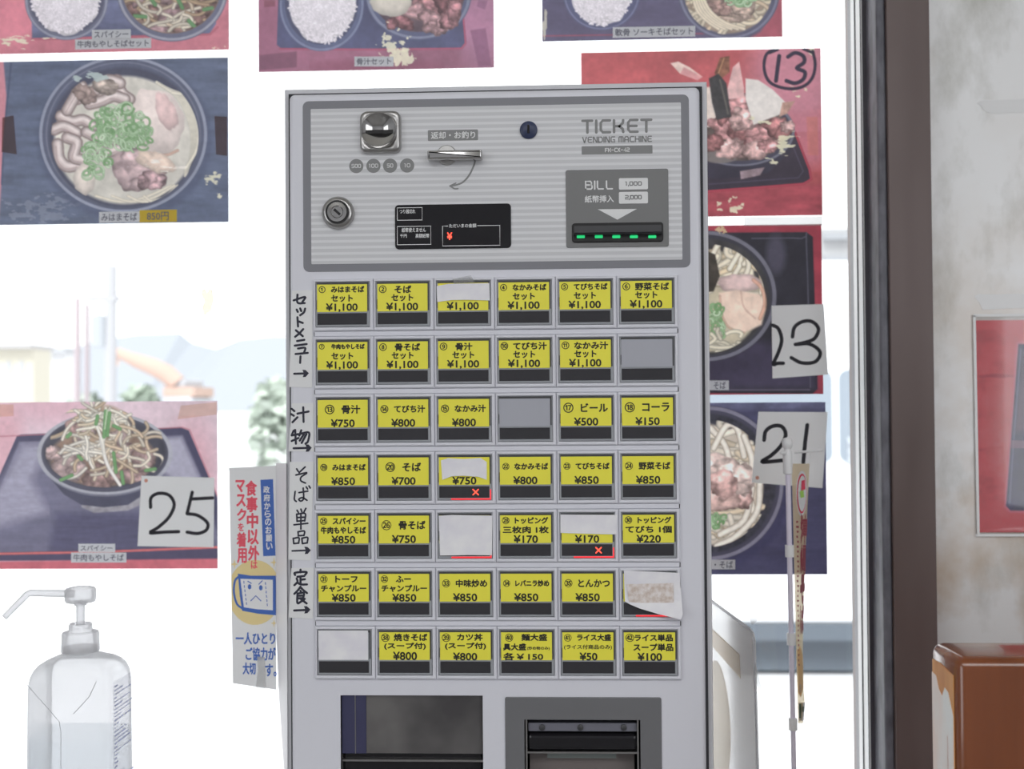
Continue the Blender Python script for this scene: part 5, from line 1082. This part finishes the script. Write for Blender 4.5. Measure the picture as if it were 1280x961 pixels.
for (xa, xb, yy) in ((988.5, 991, YF), (1013, 1018, YF + .055)):
    p, q2 = P(xa, 564, yy), P(xa - 2, 592, yy); p2, q3 = P(xb + 2, 564, yy), P(xb - 1.5, 592, yy)
    MB().add([tuple(p), tuple(p2), tuple(q3), tuple(q2)] + [(v[0], v[1] + .002, v[2]) for v in (p, p2, q3, q2)], [(0, 1, 2, 3), (4, 5, 6, 7), (0, 1, 5, 4), (1, 2, 6, 5), (2, 3, 7, 6), (3, 0, 4, 7)]).build('loop', mclip, FB)

# ------------------------------------------------------------------ hand sanitizer pump bottle
YBt = 1.17; ZL = .8452
xa, xb = P(30, 900, YBt)[0], P(137.5, 900, YBt)[0]; wd = xb - xa; dp = .068
bx, by = (xa + xb) / 2, YBt + dp / 2
def zpx(py, y=by): return P(100, py, y)[2]
SB = thing('sanitizer_pump_bottle', 'translucent white pump bottle of hand sanitizer, half full, in front of the window', 'bottle', (bx, by, ZL))
def superloft(rings, n=64):
    """rings: (z, half width, half depth, exponent)"""
    vs = []
    for z, a, b, p in rings:
        for k in range(n):
            t = 2 * math.pi * k / n; c, s = math.cos(t), math.sin(t)
            vs.append((bx + a * math.copysign(abs(c) ** (2 / p), c), by + b * math.copysign(abs(s) ** (2 / p), s), z))
    fs = [(i * n + k, i * n + (k + 1) % n, (i + 1) * n + (k + 1) % n, (i + 1) * n + k) for i in range(len(rings) - 1) for k in range(n)]
    fs += [tuple(range(n)), tuple(range((len(rings) - 1) * n, len(rings) * n))]
    return MB().add(vs, fs)
A, D = wd / 2, dp / 2
rings = [(ZL + .0005, A * .96, D * .94, 7), (ZL + .004, A * 1.03, D * 1.02, 8), (zpx(960), A * 1.02, D, 9), (zpx(860), A, D, 9)]
for py, s_, p_ in ((848, .995, 8), (840, .975, 7), (833, .93, 6), (827, .85, 5), (822.5, .72, 4.2), (819, .56, 3.4), (816, .42, 2.6)): rings.append((zpx(py), A * s_, D * s_ * (1 if s_ > .8 else 1.05), p_))
rn = 20.5 * .00085
rings += [(zpx(814), rn, rn, 2), (zpx(808), rn, rn, 2)]
mbot = clear_mat('milky_bottle', (.97, .97, .98), body=.5, bodycol=(.95, .95, .96), trl=.6, rough=.25, glossk=.7)
BD = superloft(rings).build('bottle_body', mbot, SB, smooth=True)
zl = zpx(914)
LQ = superloft([(ZL + .003, A * .95, D * .93, 8), (ZL + .006, A * .98, D * .96, 8), (zl, A * .975, D * .96, 9)]).build('liquid', clear_mat('clear_gel', (.95, .97, .985), body=.12, bodycol=(.9, .93, .96), rough=.05, glossk=.4), BD)
# moulded facet lines on the front face
mb = MB()
for s in ([(33, 855), (55, 880), (74, 902), (76, 915), (76, 975)], [(120, 852), (112, 870), (92, 892)]):
    mb.tube([tuple(P(u, v, YBt - .0002)) for u, v in s], .0004, 6)
mb.build('moulded_line', clear_mat('bottle_seam', (.96, .96, .97), body=.6, bodycol=(.9, .9, .92)), BD)
cap0 = (bx, by)
k = .00085
def pc_(py): return zpx(py)
MB().lathe_z(bx, by, [(.0002, pc_(813.5)), (23 * k, pc_(813.5)), (23.2 * k, pc_(811)), (22.6 * k, pc_(792)), (21.6 * k, pc_(789.5)), (14 * k, pc_(788.5))], 48).build('screw_cap', M['wht'], SB, smooth=True)
MB().lathe_z(bx, by, [(14.4 * k, pc_(789)), (14.4 * k, pc_(780.5)), (13 * k, pc_(778.8)), (6 * k, pc_(778.6))], 36).build('collar', M['wht'], SB, smooth=True)
MB().lathe_z(bx, by, [(5.2 * k, pc_(782)), (5.2 * k, pc_(757)), (7.6 * k, pc_(756)), (8 * k, pc_(752)), (.0002, pc_(751.5))], 28).build('stem', M['wht'], SB, smooth=True)
HD = MB().lathe_z(bx, by, [(.0002, pc_(752)), (17.5 * k, pc_(752)), (19 * k, pc_(749)), (19 * k, pc_(738)), (17.5 * k, pc_(734.8)), (10 * k, pc_(733.2)), (.0002, pc_(732.8))], 40).build('pump_head', M['wht'], SB, smooth=True)
e0 = P(92, 742, by); e1 = P(37.5, 741, by - .004); e2 = P(33.5, 743, by - .0045); e3 = P(5.5, 771.5, by - .012)
MB().tube([tuple(e0), tuple(e0 * .3 + e1 * .7), tuple(e1), tuple(e2), tuple(e2 * .5 + e3 * .5), tuple(e3)], [4.9 * k, 4.4 * k, 4.3 * k, 4.3 * k, 4.0 * k, 3.8 * k], 18).build('nozzle', M['wht'], HD, smooth=True)
# printed label on the right-hand face (small illegible print rows)
xr = bx + A + .0006
mlb = clear_mat('label_film', (.98, .98, .99), body=.12, bodycol=(.93, .93, .95), trl=.6, rough=.3, glossk=.05)
def side(mb): return mb.warp(lambda x, y, z: (xr + y, x, z))
z1_, z0_ = zpx(846), ZL + .02
LB = side(MB().prism([(by - D * .78, z0_), (by + D * .72, z0_), (by + D * .72, z1_), (by - D * .78, z1_)], -.0006, .0)).build('back_label', mlb, BD)
rg = random.Random(9); mb = MB(); z = z1_ - .004
while z > z0_ + .004:
    x = by - D * .7; hgt = rg.choice([.0011, .0014, .0018])
    while x < by + D * .55:
        l_ = rg.uniform(.003, .012); mb.flat([(x, z), (x + l_, z), (x + l_, z - hgt), (x, z - hgt)], .0002); x += l_ + rg.uniform(.0008, .003)
        if rg.random() < .22: break
    z -= hgt + .0026
side(mb).build('label_print', mat('grey_blue_print', (146, 150, 176), .7, g=.7, spec=0.1), LB)

# ------------------------------------------------------------------ wooden partition at lower right
dW = .95
w0 = P(1197.5, 822.5, dW); wtop = w0[2]; wx = P(1197, 890, dW)[0]
mwood = mat('varnished_red_brown_wood', (112, 62, 28), .2)
mwood.node_tree.nodes['Principled BSDF'].inputs['Coat Weight'].default_value = .7; mwood.node_tree.nodes['Principled BSDF'].inputs['Coat Roughness'].default_value = .08
noise_mix(mwood, (90, 44, 16), (118, 62, 26), 26, g=.64, lo=.25, hi=.75, stretch=(1, 1, .06), detail=8)
WP = MB().box(wx, dW, 0, wx + .62, dW + .068, wtop).build('wooden_partition', mwood, None, bevel=.009)
WP.data.polygons.foreach_set('use_smooth', [True] * len(WP.data.polygons)); WP.data.set_sharp_from_angle(angle=math.radians(50))
tag(WP, 'brown wooden booth partition with rounded top edge and worn pale end at lower right', 'partition')
mworn = mat('worn_pale_veneer', (196, 172, 164), .4); noise_mix(mworn, (186, 156, 144), (202, 184, 180), 18, g=.5, stretch=(1, 1, .3))
mraw = mat('bare_yellow_wood', (176, 122, 66), .5); noise_mix(mraw, (160, 104, 50), (186, 134, 78), 30, g=.5, stretch=(1, 1, .1))
def endface(mb): return mb.warp(lambda x, y, z: (wx - .0002 + y, x, z))
pw = [(dW + .0085, .3), (dW + .0605, .3), (dW + .0605, wtop - .025), (dW + .05, wtop - .026), (dW + .043, wtop - .036), (dW + .035, wtop - .040), (dW + .028, wtop - .031), (dW + .02, wtop - .033), (dW + .0085, wtop - .05)]
endface(MB().prism(pw, 0, -.0008)).build('worn_patch', mworn, WP)['label'] = 'pale worn end face'
po = [(dW + .008, .3), (dW + .0602, .3), (dW + .0602, wtop - .014), (dW + .04, wtop - .013), (dW + .008, wtop - .016)]
endface(MB().prism(po, .0002, -.0004)).build('bare_patch', mraw, WP)
mb = MB()
for s in ([(dW + .01, wtop - .13), (dW + .03, wtop - .126), (dW + .055, wtop - .132)], [(dW + .022, wtop - .07), (dW + .021, wtop - .15)], [(dW + .03, wtop - .115), (dW + .024, wtop - .15), (dW + .016, wtop - .17)]): mb.ribbon(s, .0009, -.001)
endface(mb).build('scratch', mat('scratch_line', (150, 112, 96), .6, g=.5), WP)

# ------------------------------------------------------------------ outside, seen overexposed through the glass
def ext(name, c, rough=.8): return mat(name, rough=rough, base=tuple(c) + (1,))  # base colours are paled to include the glare haze outdoors
GZ = -.1
struct(MB().box(-140, 1.6, GZ - .2, 140, 420, GZ).build('ground', ext('pale_wet_tarmac', (.78, .78, .80))))
def X(px_, d): return P(px_, 480, d)[0]
def Z(py, d, px_=200): return P(px_, py, d)[2]
# hills
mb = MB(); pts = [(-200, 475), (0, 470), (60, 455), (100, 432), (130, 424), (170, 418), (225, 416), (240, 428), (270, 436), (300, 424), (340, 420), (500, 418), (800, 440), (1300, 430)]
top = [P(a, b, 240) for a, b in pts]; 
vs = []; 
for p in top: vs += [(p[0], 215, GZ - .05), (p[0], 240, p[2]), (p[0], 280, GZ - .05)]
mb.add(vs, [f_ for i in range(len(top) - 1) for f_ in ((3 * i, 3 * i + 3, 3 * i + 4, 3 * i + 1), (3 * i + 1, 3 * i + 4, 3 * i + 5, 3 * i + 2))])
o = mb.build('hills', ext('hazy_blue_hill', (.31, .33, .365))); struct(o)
# yellow building and grey roofed annex
def hazebox(root, name, x0, y0, z0, x1, y1, z1, m, bev=0.0): return MB().box(x0, y0, z0, x1, y1, z1).build(name, m, root, bevel=bev)
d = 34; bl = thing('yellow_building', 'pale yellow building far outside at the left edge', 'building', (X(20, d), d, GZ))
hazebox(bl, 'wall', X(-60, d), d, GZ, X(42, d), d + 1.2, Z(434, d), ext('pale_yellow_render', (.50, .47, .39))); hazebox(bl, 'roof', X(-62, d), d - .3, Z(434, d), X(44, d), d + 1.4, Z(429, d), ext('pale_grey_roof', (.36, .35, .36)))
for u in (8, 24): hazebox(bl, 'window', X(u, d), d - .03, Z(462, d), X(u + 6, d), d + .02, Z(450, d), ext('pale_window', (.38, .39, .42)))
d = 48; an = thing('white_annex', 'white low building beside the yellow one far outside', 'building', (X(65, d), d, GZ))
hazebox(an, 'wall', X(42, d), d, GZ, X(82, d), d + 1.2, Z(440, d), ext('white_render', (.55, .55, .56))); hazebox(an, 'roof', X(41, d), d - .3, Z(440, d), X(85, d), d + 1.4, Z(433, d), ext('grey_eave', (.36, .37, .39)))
def pole(name, label, u0, u1, py, d, r, c, group=None):
    b0 = np.array([X(u1, d), d, GZ]); t0 = P(u0, py, d); rt = thing(name, label, 'pole', tuple(b0), group)
    MB().tube([tuple(b0), tuple(t0)], [r * 1.15, r * .9], 14).build('shaft', ext(name + '_paint', c), rt, smooth=True); return rt, t0
pole('sign_pole', 'left thin pinkish pole outside beyond the glass', 97, 96, 372, 26, .07, (.36, .30, .32), 'thin pink poles'); pole('sign_pole', 'right thin pinkish pole outside, beside the utility pole', 109, 108, 380, 26, .06, (.36, .31, .33), 'thin pink poles')
rt, t0 = pole('utility_pole', 'tall pale utility pole outside left of the orange excavator', 140, 136, 332, 22, .11, (.40, .40, .42))
MB().box(t0[0] - .5, 21.9, t0[2] - .7, t0[0] + .12, 22.1, t0[2] - .6).build('crossarm', ext('arm_paint', (.4, .4, .42)), rt); MB().lathe_z(t0[0] - .25, 22, [(.0002, t0[2] - 1.6), (.16, t0[2] - 1.6), (.16, t0[2] - 1.0), (.0002, t0[2] - .95)], 18).build('transformer', ext('tank_paint', (.38, .4, .43)), rt, smooth=True)
# excavator
d = 24; ex = thing('excavator', 'small orange excavator with bent arm far outside left of the vending machine', 'excavator', (X(222, d), d, GZ)); mo = ext('pale_orange_paint', (.52, .37, .31)); md_ = ext('hazed_dark_grey', (.46, .47, .5))
def pt(u, v, dd=d): return tuple(P(u, v, dd))
MB().tube([pt(222, 480), pt(208, 467), pt(190, 458), pt(168, 450)], [.2, .2, .18, .15], 10).build('boom', mo, ex, smooth=True); MB().tube([pt(168, 450), pt(146, 440)], [.14, .1], 10).build('stick', mo, ex, smooth=True)
MB().add([pt(144, 438), pt(150, 446), pt(148, 458), pt(144, 456)] + [pt(144, 438, d + .6), pt(150, 446, d + .6), pt(148, 458, d + .6), pt(144, 456, d + .6)], [(0, 1, 2, 3), (4, 5, 6, 7), (0, 1, 5, 4), (1, 2, 6, 5), (2, 3, 7, 6), (3, 0, 4, 7)]).build('bucket', mo, ex)
MB().box(X(208, d), d - .2, Z(496, d), X(246, d), d + 1.2, Z(484, d)).build('cab_base', mo, ex); MB().box(X(212, d), d - .1, Z(486, d), X(233, d), d + 1.2, Z(474, d)).build('cab', md_, ex, bevel=.05)
MB().box(X(205, d), d - .3, GZ, X(246, d), d + 1.2, Z(496, d)).build('track', md_, ex, bevel=.1)
# bushes: leafy clumps
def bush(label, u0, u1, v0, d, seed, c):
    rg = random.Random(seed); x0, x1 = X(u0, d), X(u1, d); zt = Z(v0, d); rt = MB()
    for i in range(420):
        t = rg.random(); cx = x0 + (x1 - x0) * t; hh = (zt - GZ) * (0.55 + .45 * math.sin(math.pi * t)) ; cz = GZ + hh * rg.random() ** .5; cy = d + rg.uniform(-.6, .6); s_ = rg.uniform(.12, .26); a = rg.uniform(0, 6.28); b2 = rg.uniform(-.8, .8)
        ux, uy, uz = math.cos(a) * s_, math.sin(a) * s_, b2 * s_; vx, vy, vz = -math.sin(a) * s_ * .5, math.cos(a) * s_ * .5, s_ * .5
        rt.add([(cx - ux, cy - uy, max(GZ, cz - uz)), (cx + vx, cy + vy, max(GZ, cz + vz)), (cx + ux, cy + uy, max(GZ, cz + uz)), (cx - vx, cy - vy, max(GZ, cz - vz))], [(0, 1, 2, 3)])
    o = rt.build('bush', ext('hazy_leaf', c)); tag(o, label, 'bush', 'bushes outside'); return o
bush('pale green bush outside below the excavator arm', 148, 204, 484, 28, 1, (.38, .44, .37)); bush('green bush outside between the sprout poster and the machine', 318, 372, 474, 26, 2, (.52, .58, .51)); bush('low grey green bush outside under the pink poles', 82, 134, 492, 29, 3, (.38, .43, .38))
# pale concrete building beyond the van
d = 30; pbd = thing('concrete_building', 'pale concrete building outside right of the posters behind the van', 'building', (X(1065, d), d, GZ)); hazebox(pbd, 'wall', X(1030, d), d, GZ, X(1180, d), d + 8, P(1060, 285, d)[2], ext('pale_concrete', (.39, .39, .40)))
for v in (150, 320, 390): hazebox(pbd, 'ledge', X(1030, d), d - .2, P(1060, v + 12 if v > 200 else 300, d)[2], X(1180, d), d, P(1060, v if v > 200 else 292, d)[2], ext('ledge_grey', (.3, .31, .33)))
# parked van
d = 6.0; vx0, vx1 = X(620, d), X(1340, d)
vn = thing('parked_van', 'white van with pale side windows parked outside beyond the right of the window', 'van', ((vx0 + vx1) / 2, d + .8, GZ)); mv = ext('white_van_paint', (.86, .87, .90), .3); mg = ext('pale_grey_window', (.27, .31, .36), .2); mdk = ext('dark_tyre_and_shade', (.10, .12, .145), .5)
mdk2 = ext('wet_grey_seal', (.19, .21, .235), .5); noise_mix(mdk2, (120, 125, 132), (170, 175, 182), 40, lo=.4, hi=.7)
zs = lambda v: P(1050, v, d)[2]
MB().prism([(vx0, zs(784)), (vx1, zs(784)), (vx1, zs(470)), (vx1 - .12, zs(330)), (vx0 + .55, zs(318)), (vx0 + .25, zs(470))], d + 1.6, d, .06, 3).build('body', mv, vn, smooth=True)
for a, b2 in ((X(880, d), X(1040, d)), (X(1048, d), X(1180, d)), (X(1190, d), X(1320, d))): MB().prism(rrect((a, zs(578), b2, zs(462)), .05), d + .01, d - .006).build('side_window', mg, vn); MB().box(a + .04, d - .012, zs(580), b2 - .04, d - .004, zs(546)).build('window_seal', mdk2, vn)
MB().box(vx0 + .1, d + .02, zs(806), vx1 - .1, d + 1.5, zs(784)).box(vx0 + .02, d - .012, zs(800), vx1 - .02, d, zs(779)).build('skirt_shade', mdk, vn)  # dark band puts the shadow under the van into colour
for u in (730, 1260):
    wc = X(u, d); MB().lathe_y(wc, GZ + .29, [(.0002, d - .02), (.16, d - .02), (.18, d - .03), (.28, d - .03), (.29, d), (.29, d + .18), (.0002, d + .18)], 32).build('wheel', mdk, vn, smooth=True)
MB().box(vx0 + .1, d + .1, GZ + .02, vx1 - .1, d + 1.5, zs(806)).build('underbody_shade', mdk, vn)  # dark block stands in for the shade down to the ground
